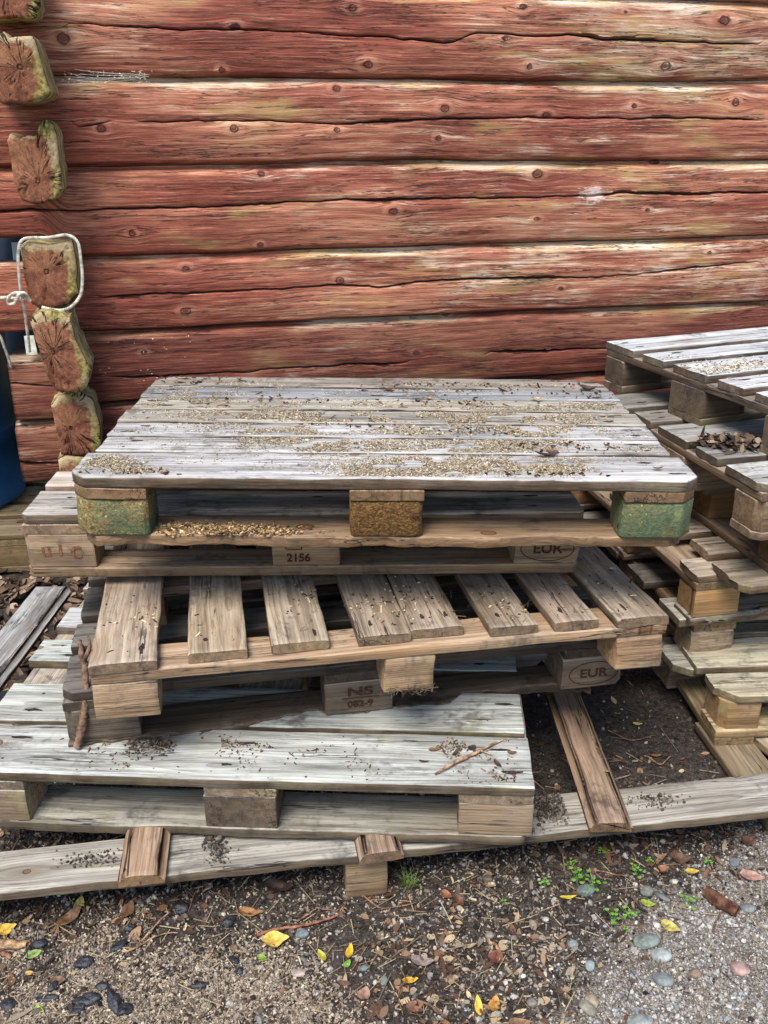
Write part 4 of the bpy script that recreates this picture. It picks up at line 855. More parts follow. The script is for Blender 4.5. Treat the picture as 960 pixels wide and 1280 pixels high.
# dry roots and straw caught on the slatted pallet
n = 70; mw_ = np.array(d.matrix_world); Lp = np.stack([NR.uniform(.56, .655, n), NR.uniform(-.004, .004, n), NR.normal(.004, .006, n)], 1)
Lp = np.concatenate([Lp, np.stack([NR.uniform(.80, 1.0, 60), NR.uniform(.02, .30, 60), NR.uniform(.124, .132, 60)], 1), np.stack([NR.uniform(.4, .8, 30), NR.uniform(.02, .2, 30), NR.uniform(.124, .130, 30)], 1)]); n = len(Lp)
litter('straw', (mw_[:3, :3] @ Lp.T).T + mw_[:3, 3], np.stack([logn(n, .016, .4), logn(n, .0008, .2), logn(n, .0008, .2)], 1), ['#57463a', '#6e5e4a', '#3f3228'], 'dry roots and straw caught on the edge and blocks of the slatted pallet', 'straw', 'box', .6)

# single leaves
def leaf(u, v, L_, W_, yaw, tint, label, curl=.25, fold=.3, lob=0., z=None, pitch=0., cat='leaf', base=None):
    n_, m_ = 15, 9; sd = int(u * 7 + v); t = np.linspace(0, 1, n_)
    wd = np.sin(np.pi * t ** .8) ** .75 * W_ / 2 * (1 + lob * np.abs(np.sin(t * 13)) - lob * .4)
    X = np.repeat(t[:, None], m_, 1) * L_ - L_ / 2; c = np.linspace(-1, 1, m_)[None]
    Y = c * wd[:, None]; Z = fold * np.abs(Y) * (1 + .5 * vn(X * 40, c * 2, 0, sd)) + curl * L_ * (t[:, None] - .5) ** 2 * 2 * np.sign(curl + .001) + fbm(X * 70, Y * 70, 0, sd, 3) * .12 * W_
    Z = Z - Z.min(); p = at(u, v, .0) if base is None else base; gz = (gh(p[0], p[1]) + .004) if base is None and z is None else (z if base is None else base[2])
    if base is None: p = at(u, v, float(gz))
    V = np.stack([X, Y, Z], -1).reshape(-1, 3)
    mw = Matrix.Translation((p[0], p[1], float(gz))) @ Matrix.Rotation(R(yaw), 4, 'Z') @ Matrix.Rotation(R(pitch), 4, 'Y')
    o = mk('fallen_leaf', V, quads=gridq(n_, m_), mats=[LEAF], mw=mw, attrs={'g': V}); o.color = (*rgb(tint), 1); return tag(o, label, cat)
LV = [(345, 1178, .052, .034, 12, '#d6b450', 'bright yellow crumpled leaf left of the centre of the foreground', .4, .6),
      (312, 1142, .045, .02, -15, '#94683c', 'orange brown curled leaf just above the bright yellow one', .4, .5),
      (437, 1190, .034, .014, 80, '#d9a82a', 'narrow yellow leaf right of the bright crumpled one', .3, .3),
      (434, 1205, .02, .012, 60, '#6d9a3a', 'tiny green leaf tip under the narrow yellow leaf', .2, .2),
      (402, 1195, .03, .014, 120, '#a8a040', 'greenish yellow leaf between the crumpled and the narrow yellow leaves', .3, .3),
      (328, 1198, .022, .013, -30, '#83a944', 'small lime leaf under the bright crumpled leaf', .2, .2),
      (100, 1130, .03, .022, 70, '#a79a50', 'pale yellow leaf standing at the edge of the lowest board, left', .2, .3, 0, None, -35),
      (8, 1163, .04, .025, 30, '#d0ab42', 'yellow leaf at the left edge of the photo', .3, .4),
      (42, 1193, .03, .02, 25, '#86a35c', 'grey green leaf in the left foreground', .2, .3),
      (37, 1217, .018, .010, 0, '#c7a35a', 'small tan leaf under the grey green leaf', .2, .2),
      (50, 1262, .024, .008, -35, '#9cc13c', 'lime green sliver of leaf near the bottom left', .2, .2),
      (455, 1243, .03, .024, 70, '#9a7866', 'pinkish brown leaf at the bottom centre', .3, .2),
      (513, 1226, .03, .014, 10, '#d3a62e', 'yellow leaf beside the pale curled bark at the bottom centre', .3, .3),
      (528, 1203, .045, .025, -10, '#93837c', 'grey pink curled leaf right of bottom centre', .4, .3),
      (558, 1120, .028, .018, -40, '#8a5838', 'rust orange leaf under the middle of the lowest board', .4, .4),
      (575, 1128, .03, .014, -70, '#70462f', 'narrow rusty leaf right of the rust orange leaf', .4, .4),
      (620, 1197, .035, .028, 60, '#764a3c', 'red brown leaf lying flat right of centre', .3, .2),
      (598, 1257, .034, .014, 95, '#d8b040', 'upright yellow leaf at the bottom, left of the orange pair', .2, .3, 0, None, -25),
      (618, 1256, .034, .018, 70, '#b98443', 'orange yellow lobed leaf at the bottom right of centre', .3, .3, .3),
      (519, 1258, .034, .022, 20, '#8a6250', 'reddish leaf beneath the yellow leaf at bottom centre', .3, .3),
      (810, 1130, .030, .016, -20, '#9ba442', 'olive green leaf right of the sprouts', .3, .2),
      (838, 1160, .040, .022, -40, '#b6a95c', 'yellow green folded leaf above the pale oval stone', .3, .4),
      (865, 1090, .03, .017, 0, '#c1a94c', 'yellow leaf between the cup shaped bark and the brown leaves', .3, .3),
      (828, 1091, .024, .02, 45, '#a4775c', 'tan cup shaped leaf in the dark soil at right', 1.1, 1.2),
      (710, 1122, .035, .009, 5, '#c0b03c', 'long yellow leaf under the sprout cluster', .2, .3),
      (811, 1130, .02, .01, 80, '#6d9a3a', 'short green leaf crossing the olive one', .2, .2),
      (935, 1053, .04, .026, 30, '#6a4a3c', 'dull brown leaf under the right end of the lowest board', .4, .4),
      (850, 1075, .05, .028, -10, '#5c4438', 'large dark brown leaf in the soil at right', .4, .3),
      (940, 1096, .05, .028, -15, '#a88478', 'pinkish flat bark flake at the right edge', .1, .1),
      (797, 905, .026, .013, -5, '#b6b25a', 'yellow green leaf on the dark soil beneath the stacks', .2, .2),
      (886, 929, .024, .02, 10, '#7f9a30', 'bright green leaf in the shade beside the right stack', .2, .2),
      (820, 945, .026, .012, 5, '#8f6040', 'orange leaf in the shaded soil behind the lowest board', .3, .3),
      (350, 1112, .06, .035, -10, '#4a3630', 'large dark maroon leaf under the lowest board left of its block', .4, .4),
      (88, 1150, .055, .03, 60, '#7a5a40', 'rusty brown leaf cluster piece left of the yellow standing leaf', .4, .5),
      (160, 1140, .045, .026, 80, '#75563e', 'brown leaf below the lowest board near its bark edged plank', .4, .5),
      (265, 1090, .04, .022, 20, '#8a7358', 'tan leaf in the shade under the lowest board', .3, .3),
      (650, 1040 + 240, .04, .02, 0, '#8a6a50', 'brown leaf at the bottom edge right of centre', .3, .3),
      (72, 1228, .03, .02, 10, '#6a5240', 'dark brown leaf near the bottom left', .3, .3)]
for l in LV: leaf(l[0], l[1], l[2], l[3], l[4], l[5], l[6], *(l[7:9]), *(l[9:10] if len(l) > 9 else ()), **({'pitch': l[11]} if len(l) > 11 else {}))

# single stones
def stone(u, v, a, b, c, yaw, tint, label, name='stone', mat=None, cat='stone', rough=.08):
    n_, m_ = 14, 22; th = np.linspace(0, np.pi, n_)[:, None]; phi = np.linspace(0, 6.283, m_, endpoint=False)[None]
    x = np.sin(th) * np.cos(phi); y = np.sin(th) * np.sin(phi); z = np.cos(th) + 0 * phi; sd = int(u + v)
    k = 1 + fbm(x * 1.3, y * 1.3, z * 1.3, sd, 3) * rough * 3; 
    V = np.stack([x * k * a / 2, y * k * b / 2, z * k * c / 2], -1).reshape(-1, 3)
    p = at(u, v, .0); p = at(u, v, float(gh(p[0], p[1])) + c * .25)
    o = mk(name, V, quads=gridq(n_, m_, True), mats=[mat or STONE], mw=Matrix.Translation(p) @ Matrix.Rotation(R(yaw), 4, 'Z'), attrs={'g': V}); o.color = (*rgb(tint), 1); return tag(o, label, cat)
for t_ in [(827, 1194, .040, .030, .018, 10, '#b9bfbd', 'pale oval stone with faint veins in the gravel'), (808, 1177, .052, .034, .022, 15, '#8f9a94', 'grey green stone behind the pale oval stone'),
           (716, 1180, .020, .018, .016, 0, '#98a0a2', 'round blue grey pebble left of the gravel'), (737, 1207, .024, .018, .014, 70, '#b9c4c6', 'whitish blue pebble below the round blue grey one'),
           (829, 1224, .040, .030, .016, -10, '#8f9899', 'bluish flat stone below the pale oval stone'), (869, 1217, .026, .020, .016, 20, '#a8927a', 'tan stone in the gravel right of the bluish stone'),
           (925, 1211, .036, .028, .018, -20, '#c3a29c', 'pink stone at the right edge of the gravel'), (800, 1277, .045, .03, .02, 5, '#a3a9a8', 'rounded grey stone at the bottom edge of the gravel'),
           (740, 1250, .030, .018, .016, -50, '#b5a68e', 'elongated beige pebble near the bottom'), (735, 1260, .036, .022, .016, 130, '#a9a294', 'flat grey pebble beside the beige one'),
           (374, 1216, .030, .018, .010, 10, '#c9b3ac', 'flat pinkish white stone chip in the left foreground'), (378, 1167, .026, .020, .014, 30, '#8d979b', 'blue grey stone chip above the pinkish chip'),
           (733, 1113, .040, .030, .018, 10, '#7f8a8c', 'flat blue grey stone among the sprouts'), (809, 1114, .028, .024, .018, 40, '#8f8f86', 'angular grey stone above the olive leaf'),
           (828, 1121, .034, .014, .010, -40, '#7f8182', 'dark slate sliver beside the angular stone'), (843, 1102, .014, .012, .010, 0, '#d8d4c8', 'small cream pebble by the cup shaped leaf'),
           (682, 1149, .013, .011, .010, 0, '#c9c6bd', 'tiny white pebble in the dark soil'), (612, 1169, .018, .016, .012, 0, '#a39a8c', 'small beige pebble near the red brown leaf'),
           (665, 1253, .018, .016, .012, 0, '#97908a', 'round grey brown pebble near the bottom centre right'), (480, 1226, .022, .014, .010, 80, '#9aa09c', 'upright grey pebble at the bottom centre'),
           (455, 1210, .016, .012, .010, 20, '#8994a0', 'small blue grey pebble left of bottom centre'), (918, 1078, .026, .02, .014, 60, '#8a949a', 'blue grey stone near the right end of the lowest board'),
           (935, 1135, .034, .022, .014, 0, '#8d9194', 'flat grey stone beside the brown bark log'), (700, 1185, .012, .010, .008, 0, '#b0aca4', 'tiny light pebble left of the round blue grey one'),
           (610, 1098, .022, .018, .012, 0, '#6f675c', 'brown grey clod under the lowest board')]:
    stone(*t_)
for i, t_ in enumerate([(105, 1203, .032, .024, .016, 30), (148, 1183, .040, .018, .014, 50), (227, 1134, .030, .028, .016, 0), (286, 1152, .034, .022, .016, 40), (163, 1160, .026, .016, .014, 20), (292, 1200, .02, .018, .014, 0),
                        (66, 1234, .024, .02, .014, 70), (128, 1233, .022, .016, .012, 10), (110, 1250, .05, .028, .016, 5), (142, 1252, .055, .022, .02, -60), (155, 1263, .030, .026, .018, 20), (60, 1248, .036, .014, .010, 10), (50, 1180, .034, .022, .014, 15), (300, 1214, .016, .014, .010, 0), (98, 1262, .03, .02, .012, 40), (10, 1255, .03, .025, .012, 40), (250, 1232, .03, .014, .012, 10)]):
    stone(*t_, '#101010', ['black charcoal lump nearest the left leaves', 'long charred stick stub left of centre front', 'black charcoal lump in the shade under the lowest board', 'charcoal lump left of the orange brown leaf', 'small charcoal lump above the long charred stub',
          'small charcoal bit left of the yellow crumpled leaf', 'charcoal piece in the left foreground above the heap', 'small charcoal bit between the heap and the long stub', 'flat charcoal piece left in the foreground heap', 'upright charcoal splinter in the foreground heap',
          'blue black charcoal lump at the right of the heap', 'thin charcoal splinter left of the heap', 'charcoal lump above the grey green leaf', 'tiny charcoal bit below the crumpled leaf', 'charcoal lump at the bottom of the heap', 'charcoal lump at the bottom left corner', 'thin charcoal splinter right of the heap'][i], name='charcoal_lump', mat=COAL, cat='charcoal', rough=.17)

# twigs, sticks, rope: swept tubes
def tube(name, pts, rad, mat, res=7, per=6, rough=.12, closed=False, sub=8, mwob=0., label=None, cat=None, parent=None):
    P = np.array(pts, float); n_ = len(P); out = []; rr = []; rad = np.broadcast_to(rad, (n_,))
    for i in range(n_ - 1):
        a, b_, c_, d_ = P[max(i - 1, 0)], P[i], P[i + 1], P[min(i + 2, n_ - 1)]
        for t in np.linspace(0, 1, sub + 1)[:-1]:
            out.append(.5 * (2 * b_ + (c_ - a) * t + (2 * a - 5 * b_ + 4 * c_ - d_) * t * t + (3 * b_ - a - 3 * c_ + d_) * t ** 3)); rr.append(rad[i] + (rad[i + 1] - rad[i]) * t)
    out.append(P[-1]); rr.append(rad[-1]); O = np.array(out); rr = np.array(rr); k = len(O)
    if mwob: O = O + np.stack([fbm(np.arange(k) * .3, j, 0, int(abs(P[0, 0]) * 1000) % 97, 2) * mwob for j in range(3)], 1)
    T = np.gradient(O, axis=0); T /= np.linalg.norm(T, axis=1)[:, None]; up = np.array([0.13, .2, 1.]); N = np.cross(T, up); N /= np.linalg.norm(N, axis=1)[:, None]; B = np.cross(T, N)
    an = np.linspace(0, 6.283, res, endpoint=False); rx = rr[:, None] * (1 + fbm(np.arange(k)[:, None] * .5, an[None] * .8, 0, 17, 3) * rough * 2)
    V = O[:, None] + (np.cos(an)[None, :, None] * N[:, None] + np.sin(an)[None, :, None] * B[:, None]) * rx[..., None]
    o = mk(name, V.reshape(-1, 3), quads=gridq(k, res, True), ngons=[list(range(res))[::-1], list(range((k - 1) * res, k * res))], mats=[mat], parent=parent)
    if label: tag(o, label, cat)
    return o, O
def gp(u, v, h=.004):
    p = at(u, v, 0.); return at(u, v, float(gh(p[0], p[1])) + h)
def twig(pxs, r, label, tint=(1, 1, 1), h=.006, name='twig', cat='twig'):
    o, _ = tube(name, [gp(*p, h) for p in pxs], np.linspace(r, r * .6, len(pxs)), BARK, mwob=.002, label=label, cat=cat); o.color = (*tint, 1); return o
twig([(320, 1170), (345, 1162), (375, 1158), (408, 1150), (430, 1138)], .0035, 'reddish twig above the bright yellow crumpled leaf', (1.3, .8, .7))
twig([(155, 1190), (175, 1182), (195, 1170), (222, 1165)], .002, 'thin pale twig among the chips on the left', (1.9, 1.7, 1.4))
twig([(370, 1152), (382, 1145), (395, 1135)], .0018, 'short thin twig above the reddish one', (1.6, 1.4, 1.1))
twig([(741, 1087), (765, 1092), (785, 1096)], .002, 'thin straight twig above the sprout cluster', (1.6, 1.4, 1.1))
twig([(612, 1170 + 8), (618, 1180), (624, 1187)], .004, 'short peeled twig left of the red brown leaf', (1.9, 1.6, 1.2))
twig([(892, 1165), (896, 1150), (905, 1136), (908, 1128)], .002, 'forked dark twig beside the brown bark log', (.8, .7, .6))
twig([(825, 1215), (826, 1180), (830, 1160), (845, 1150)], .0015, 'fine grey stalk standing by the pale oval stone', (.9, .8, .7))
twig([(520, 1250), (545, 1262), (560, 1275)], .0022, 'dark twig at the bottom edge centre', (.8, .7, .6))
twig([(500, 1210), (506, 1225), (498, 1245), (503, 1270)], .0018, 'upright thin twig near the bottom centre', (.8, .7, .6))
twig([(455, 1120), (480, 1135), (520, 1128)], .0018, 'thin twig right of the lowest block', (1.1, .9, .7))
twig([(395, 1075 + 60), (420, 1140), (440, 1160)], .0018, 'thin dark twig left of the lowest block', (.9, .8, .7))
twig([(175, 1178), (200, 1150), (212, 1140)], .002, 'pale straight stick leaning on the dark leaves at left', (1.9, 1.8, 1.5), .012)
twig([(0, 1180), (20, 1181), (35, 1180)], .010, 'knobbly pale dead stick end at the left edge', (1.9, 1.8, 1.4), .01)
twig([(2, 1190), (15, 1196)], .006, 'short brown stick end at the left edge', (1.2, .95, .8), .006)
twig([(760, 913), (790, 925), (820, 918)], .0016, 'thin twig on the dark soil between the stacks', (1.2, 1., .8))
twig([(808, 945), (825, 955), (838, 945)], .0018, 'bent twig beside the orange leaf in the shade', (1.6, 1.3, 1.))
o, _ = tube('bark_log', [gp(884, 1115, .011), gp(900, 1127, .012), gp(922, 1140, .011)], [.013, .014, .012], BARK, res=12, rough=.1, label='dark reddish brown piece of branch lying in the gravel at right', cat='branch piece'); o.color = (.62, .42, .38, 1)
o, _ = tube('branch', [on(f, 543, 968, .149), on(f, 575, 950, .151), on(f, 600, 938, .150), on(f, 628, 924, .150)], [.0018, .0035, .0032, .0015], BARK, rough=.2, mwob=.003, label='forked dry branch lying on the wide pale front board', cat='branch'); o.color = (1.9, 1.75, 1.45, 1)
tube('branch_fork', [on(f, 600, 938, .150), on(f, 615, 943, .149)], [.0022, .001], BARK, rough=.2, parent=None)[0]
bpy.data.objects['branch_fork'].parent = o; bpy.data.objects['branch_fork'].color = (1.9, 1.75, 1.45, 1)
for (u, v, L_, W_, yw, tn, lb) in [(543, 937, .026, .012, 10, '#8a6a40', 'orange brown bark scrap left of the branch on the pale board'), (570, 940, .030, .008, 60, '#5a4632', 'curled dark bark scrap left of the branch'), (640, 945 - 4, .02, .010, 0, '#7a5c3c', 'brown bark scrap right of the branch on the pale board'), (622, 955, .025, .009, -60, '#4a382a', 'dark bark scrap below the branch'), (530, 952, .022, .006, -5, '#4a382a', 'thin dark bark scrap at the left tip of the branch'), (590, 935, .02, .014, 30, '#3a332c', 'round knot of dark bark above the branch')]:
    leaf(u, v, L_, W_, yw, tn, lb, .3, .3, cat='bark scrap', base=on(f, u, v, .146)).name = 'bark_scrap'
for (u, v, L_, W_, yw, tn, lb) in [(682, 570, .045, .018, 0, '#4a2f22', 'coiled dark bark strip on the front board of the top deck'), (690, 566, .030, .013, 20, '#6b4733', 'smaller bark curl beside the coiled strip'), (822, 586, .022, .010, 5, '#7a4a30', 'rusty leaf scrap near the right end of the top deck'), (225, 477, .024, .02, 10, '#a08468', 'tan leaf at the back left of the top deck'), (300, 475, .022, .018, 60, '#8a6a52', 'pinkish leaf on the rear board of the top deck'), (537, 499, .022, .013, 10, '#b58a6c', 'pale orange leaf near the middle of the top deck'),
                                   (486, 487, .03, .02, 10, '#5a3a2c', 'dark red leaf at the rear middle of the top deck'), (672, 500, .04, .022, 0, '#a89a88', 'grey papery leaf at the rear right of the top deck'), (735, 487, .05, .03, -20, '#4a382e', 'brown leaf at the rear right corner of the top deck'), (455, 487, .02, .012, 0, '#6a4a38', 'small brown leaf left of the dark red one')]:
    leaf(u, v, L_, W_, yw, tn, lb, .4, .4, base=on(a_, u, v, .147))
leaf(797 - 30, 712, .018, .012, 20, '#aab4b8', 'silvery bird dropping scrap on the right slatted board', .3, .3, cat='scrap', base=on(d, 766, 712, .124))
st = [on(f, 97, 934, .150), on(f, 104, 905, .165), np.array(on(f, 108, 890, .17)) + [0, -.008, .035]]
b0 = on(f, 97, 934, .150)
def at_y(u, v, Y):
    d_ = ray(u, v); t = Y / d_[1]; return np.array([0, 0, CAM_H]) + t * d_
o, _ = tube('stick', [b0, at_y(104, 895, b0[1] + .012), at_y(108, 855, b0[1] + .03), at_y(103, 822, b0[1] + .05), at_y(99, 800, b0[1] + .07)], [.008, .0085, .007, .0065, .004], BARK, res=9, rough=.22, mwob=.003, label='crooked brown stick leaning at the left corner of the slatted pallet', cat='stick'); o.color = (.95, .85, .8, 1)
tube('side_twig', [at_y(104, 828, b0[1] + .045), at_y(112, 808, b0[1] + .05), at_y(110, 795, b0[1] + .06)], [.005, .004, .002], BARK, parent=o)[0].color = (.95, .85, .8, 1)

# sprouts and grass
def sprout(u, v, label, n_=7, sc=1.):
    sc *= .66
    q = gp(u, v, 0.); V = []; Q = []; r_ = random.Random(int(u * v))
    for i in range(n_):
        an = i * 2.4 + r_.random(); rr = (.004 + .0035 * i) * sc; cx, cy, cz = math.cos(an) * rr, math.sin(an) * rr, (.012 + r_.random() * .008) * sc; ls = (.0045 + r_.random() * .002) * sc
        b_ = len(V); V.append((cx, cy, cz))
        for j in range(8):
            t = j * math.pi / 4; V.append((cx + math.cos(t) * ls, cy + math.sin(t) * ls * .8, cz + ls * .35 * abs(math.cos(t)) + r_.uniform(-.0005, .0005)))
        for j in range(0, 8, 2): Q.append((b_, b_ + 1 + j, b_ + 1 + (j + 1) % 8, b_ + 1 + (j + 2) % 8))
        b_ = len(V); V += [(cx - .0004, cy, cz), (cx + .0004, cy, cz), (.0004, 0, -.003), (-.0004, 0, -.003)]; Q.append((b_, b_ + 1, b_ + 2, b_ + 3))
    o = mk('sprout', V, quads=Q, mats=[GREEN], mw=Matrix.Translation(q)); return tag(o, label, 'sprout', 'small green sprouts in the soil')
for u, v, lb, k, sc in [(722, 1100, 'leafiest green sprout beside the flat blue grey stone', 9, 1.3), (745, 1108, 'green sprout right of the flat blue grey stone', 8, 1.2), (735, 1118, 'green sprout in front of the flat blue grey stone', 6, 1), (768, 1150, 'green sprout nearest the round blue grey pebble', 8, 1.2), (788, 1148, 'green sprout left of the yellow green folded leaf', 7, 1.1),
                        (712, 1082, 'green sprout above the sprout cluster', 6, .9), (723, 1094, 'small green sprout at the back of the cluster', 5, .9), (681, 1108, 'lone green sprout left of the cluster', 5, 1), (752, 1068, 'green sprout under the lowest board near its bark edged plank', 6, 1), (795, 1092, 'tight round green sprout left of the cream pebble', 8, 1.1),
                        (861, 1131, 'tight green sprout beside the brown bark log', 8, 1.1), (885, 1080, 'small green sprout below the right end of the lowest board', 5, .9), (812, 1079, 'small sprout between brown leaves at right', 5, .8), (782, 1195 - 30, 'tiny sprout below the two sprouts in mid soil', 4, .7), (630, 1150 - 20, 'tiny sprout in the soil right of centre', 4, .7)]: sprout(u, v, lb, k, sc)
V = []; Q = []; q = gp(512, 1108, 0.)
for i in range(34):
    an = NR.uniform(0, 6.283); ln = NR.uniform(.02, .05); lean = NR.uniform(.3, 1.1); bx, by = NR.uniform(-.012, .012, 2); b_ = len(V)
    for j in range(5):
        t = j / 4; r_ = lean * ln * t ** 1.6; wd = .0010 * (1 - t * .8); x = bx + math.cos(an) * r_; y = by + math.sin(an) * r_; z = ln * t * (1 - .35 * t * lean)
        V += [(x - math.sin(an) * wd, y + math.cos(an) * wd, z), (x + math.sin(an) * wd, y - math.cos(an) * wd, z)]
    for j in range(4): Q.append((b_ + 2 * j, b_ + 2 * j + 1, b_ + 2 * j + 3, b_ + 2 * j + 2))
tag(mk('grass_tuft', V, quads=Q, mats=[GRASS], mw=Matrix.Translation(q)), 'small tuft of thin grass right of the lowest front block', 'grass tuft')

# ---------------------------------------------------------------- rope looped over the log end
def rope(name, pts, rad, parent=None, pitch=.016):
    P = np.array(pts, float); n_ = len(P); out = []
    for i in range(n_ - 1):
        a, b_, c_, d_ = P[max(i - 1, 0)], P[i], P[i + 1], P[min(i + 2, n_ - 1)]
        k = max(3, int(np.linalg.norm(c_ - b_) / .0022))
        for t in np.linspace(0, 1, k + 1)[:-1]: out.append(.5 * (2 * b_ + (c_ - a) * t + (2 * a - 5 * b_ + 4 * c_ - d_) * t * t + (3 * b_ - a - 3 * c_ + d_) * t ** 3))
    O = np.array(out + [P[-1]]); k = len(O); T = np.gradient(O, axis=0); T /= np.linalg.norm(T, axis=1)[:, None]
    N = np.cross(T, [.05, 1., .1]); N /= np.linalg.norm(N, axis=1)[:, None]; B = np.cross(T, N); s_ = np.concatenate([[0], np.cumsum(np.linalg.norm(np.diff(O, axis=0), axis=1))])
    V = []; Q = []; an = np.linspace(0, 6.283, 6, endpoint=False)
    for st_ in range(3):
        ph_ = s_ / pitch * 6.283 / 1.0 + st_ * 2.094; c = O + (np.cos(ph_)[:, None] * N + np.sin(ph_)[:, None] * B) * rad * .52
        v_ = c[:, None] + (np.cos(an)[None, :, None] * N[:, None] + np.sin(an)[None, :, None] * B[:, None]) * rad * .56
        Q.append(gridq(k, 6, True) + st_ * k * 6); V.append(v_.reshape(-1, 3))
    return mk(name, np.concatenate(V), quads=np.concatenate(Q), mats=[ROPE], parent=parent)
def ww(u, v, off): s_, z_ = wl(u, v, off); return wpt(s_, z_, off)
rp = rope('rope', [ww(*p) for p in [(27, 376, .13), (24, 345, .135), (23, 315, .13), (30, 299, .125), (60, 297, .125), (84, 294, .125), (97, 303, .13), (101, 325, .13), (103, 350, .13), (100, 370, .13), (88, 384, .13), (72, 388, .125), (52, 384, .125)]], .0045)
tag(rp, 'white twisted rope looped and knotted around the mossy log end', 'rope')
rope('rope_tail', [ww(*p) for p in [(28, 374, .137), (31, 392, .135), (34, 412, .12), (37, 440, .09)]], .0045, rp)
rope('rope_tail', [ww(*p) for p in [(22, 374, .14), (10, 372, .13), (-10, 373, .12), (-60, 376, .10)]], .0048, rp)
rope('knot', [ww(*p) for p in [(30, 372, .145), (22, 366, .155), (12, 370, .15), (10, 379, .145), (18, 379, .155), (24, 368, .16), (31, 367, .15), (36, 374, .14), (38, 377, .14)]], .0048, rp)
rp2 = rope('rope', [ww(*p) for p in [(-25, 400, .02), (-2, 418, .02), (6, 436, .02), (12, 452, .01), (16, 462, -.02)]], .0042); tag(rp2, 'thin rope hanging beside the sawn log ends at left', 'rope')
m_ = mk('paper_tag', [ww(30, 420, .0), ww(42, 419, .0), ww(47, 443, .0), ww(33, 444, .0), ww(30, 420, -.002), ww(42, 419, -.002), ww(47, 443, -.002), ww(33, 444, -.002)], quads=[[0, 1, 2, 3], [7, 6, 5, 4], [0, 4, 5, 1], [1, 5, 6, 2], [2, 6, 7, 3], [3, 7, 4, 0]], mats=[PAPER], smooth=False)
tag(m_, 'small pale paper tag behind the rope end', 'tag')
m_ = mk('pale_strip', [ww(14, 303, -.12), ww(24, 303, -.12), ww(24, 328, -.12), ww(17, 328, -.12), ww(14, 303, -.125), ww(24, 303, -.125), ww(24, 328, -.125), ww(17, 328, -.125)], quads=[[0, 1, 2, 3], [7, 6, 5, 4], [0, 4, 5, 1], [1, 5, 6, 2], [2, 6, 7, 3], [3, 7, 4, 0]], mats=[simple('pale_blue_board', rgb('#8fa3b5'), rgb('#b4c4d0'), 20, .7, .3, None)], smooth=False)
tag(m_, 'pale blue strip seen in the gap left of the roped log end', 'strip')

# ---------------------------------------------------------------- barrel, its pallet and the tarpaulin beyond the corner
bx, by = -1.655, 3.25
bp = empty('pallet', Matrix.Translation((bx - .35, by - .42, 0)) @ Matrix.Rotation(R(6), 4, 'Z')); tag(bp, 'mossy yellow pallet under the blue barrel beyond the wall corner', 'pallet')
eur(bp, (.8, .74, .5), .6, L=.8)
br = empty('barrel', Matrix.Translation((bx, by, .146))); tag(br, 'blue plastic barrel standing behind the log wall corner at left', 'barrel')
prof = [(0, 0), (.25, 0), (.283, .012), (.29, .04), (.29, .24), (.296, .25), (.296, .285), (.29, .295), (.288, .40), (.29, .56), (.296, .57), (.296, .605), (.29, .615), (.288, .83), (.28, .87), (.25, .90), (.25, .885), (0, .885)]
zs_ = []; 
for (r0, z0), (r1_, z1) in zip(prof[:-1], prof[1:]):
    for t in np.linspace(0, 1, 5)[:-1]: zs_.append((r0 + (r1_ - r0) * t, z0 + (z1 - z0) * t))
zs_.append(prof[-1]); A_ = np.linspace(0, 6.283, 72, endpoint=False)
V = np.array([[r_ * math.cos(t), r_ * math.sin(t), z_] for r_, z_ in zs_ for t in A_]); mk('body', V, quads=gridq(len(zs_), 72, True), mats=[PLAST], parent=br)
lid = [(0, .93), (.06, .93), (.27, .925), (.302, .915), (.304, .87), (.292, .868)]
V = np.array([[r_ * math.cos(t), r_ * math.sin(t), z_ - .015] for r_, z_ in lid for t in A_]); mk('lid', V, quads=gridq(len(lid), 72, True), mats=[TARP], parent=br)
sx = np.linspace(-2.6, -1.0, 90); zz_ = np.linspace(0, 1.75, 40); SX, SZ = np.meshgrid(sx, zz_)
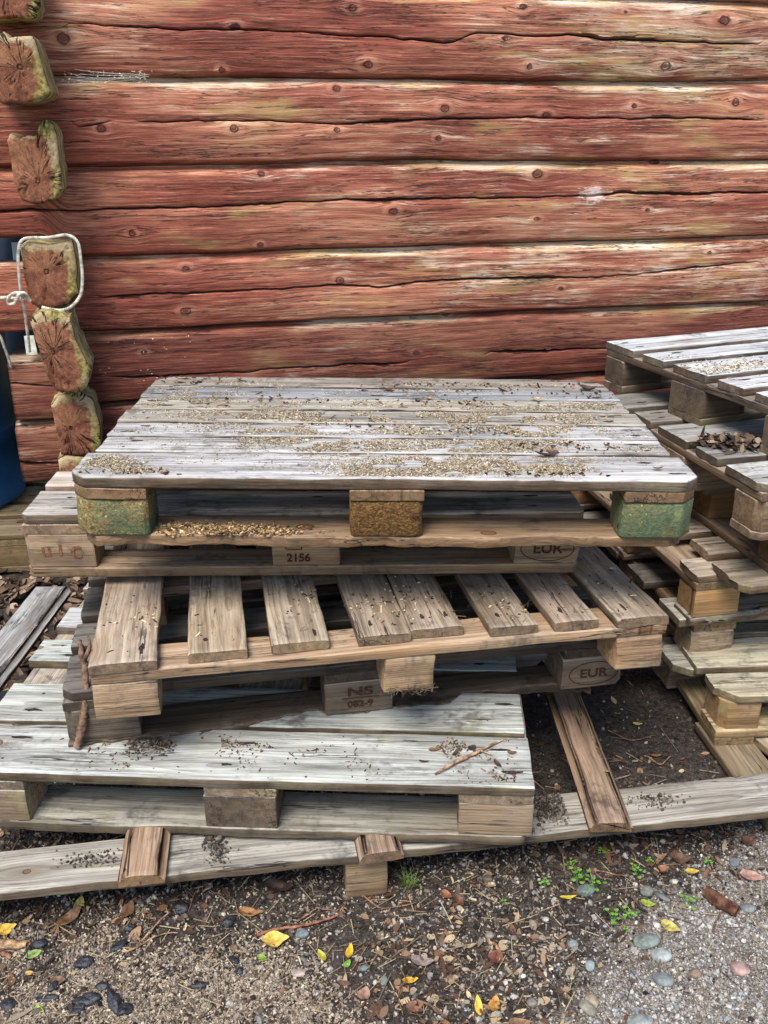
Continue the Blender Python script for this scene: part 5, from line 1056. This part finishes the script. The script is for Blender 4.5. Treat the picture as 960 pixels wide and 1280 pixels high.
SY = 4.1 + .05 * np.sin(SX * 21 + np.sin(SZ * 3) * 1.2) + .04 * fbm(SX * 5, SZ * 2, 0, 44, 3) - (1.75 - SZ) * .06
tag(mk('tarpaulin', np.stack([SX, SY, SZ], -1).reshape(-1, 3), quads=gridq(40, 90), mats=[TARP]), 'dark navy tarpaulin hanging in folds behind the barrel', 'tarpaulin')
bpy.data.objects['tarpaulin'].modifiers.new('thick', 'SOLIDIFY').thickness = .004

# cobweb with caught crumbs under the second log from the top
cw = NR; V = []; Q = []
def thread(p, q, sag=.01, r_=.00022):
    global V, Q
    p = np.array(p); q = np.array(q); pts = [p + (q - p) * t - np.array([0, 0, sag * 4 * t * (1 - t)]) for t in np.linspace(0, 1, 9)]
    b_ = len(V)
    for x in pts: V += [tuple(x + [0, 0, r_]), tuple(x + [r_, -r_ * .5, -r_ * .6]), tuple(x + [-r_, -r_ * .5, -r_ * .6])]
    for i in range(8):
        for j in range(3): Q.append((b_ + i * 3 + j, b_ + i * 3 + (j + 1) % 3, b_ + (i + 1) * 3 + (j + 1) % 3, b_ + (i + 1) * 3 + j))
for k in range(13):
    u0 = NR.uniform(76, 100); v0 = NR.uniform(84, 106); u1 = NR.uniform(110, 190); thread(ww(u0, v0, .05), ww(u1, 101 - (u1 - 110) * .12 + NR.uniform(-3, 4), .012), NR.uniform(.0, .012))
tag(mk('cobweb', V, quads=Q, mats=[simple('cobweb_silk', rgb('#a8a29a'), rgb('#cfcac2'), 50, .9, .2, None)], smooth=False), 'dusty cobweb strung from the log end to the wall', 'cobweb')
P = np.array([list(ww(NR.uniform(78, 190), NR.uniform(88, 104), NR.uniform(.012, .04))) for _ in range(70)] + [list(ww(NR.uniform(125, 240), NR.uniform(405, 480), .02)) for _ in range(26)])
litter('wood_shavings', P, np.stack([logn(len(P), .004, .4), logn(len(P), .002, .35), logn(len(P), .001, .3)], 1), ['#d9c8a6', '#e8dcc0', '#c9b48e'], 'pale crumbs caught in the cobweb and on the log wall', 'shavings')
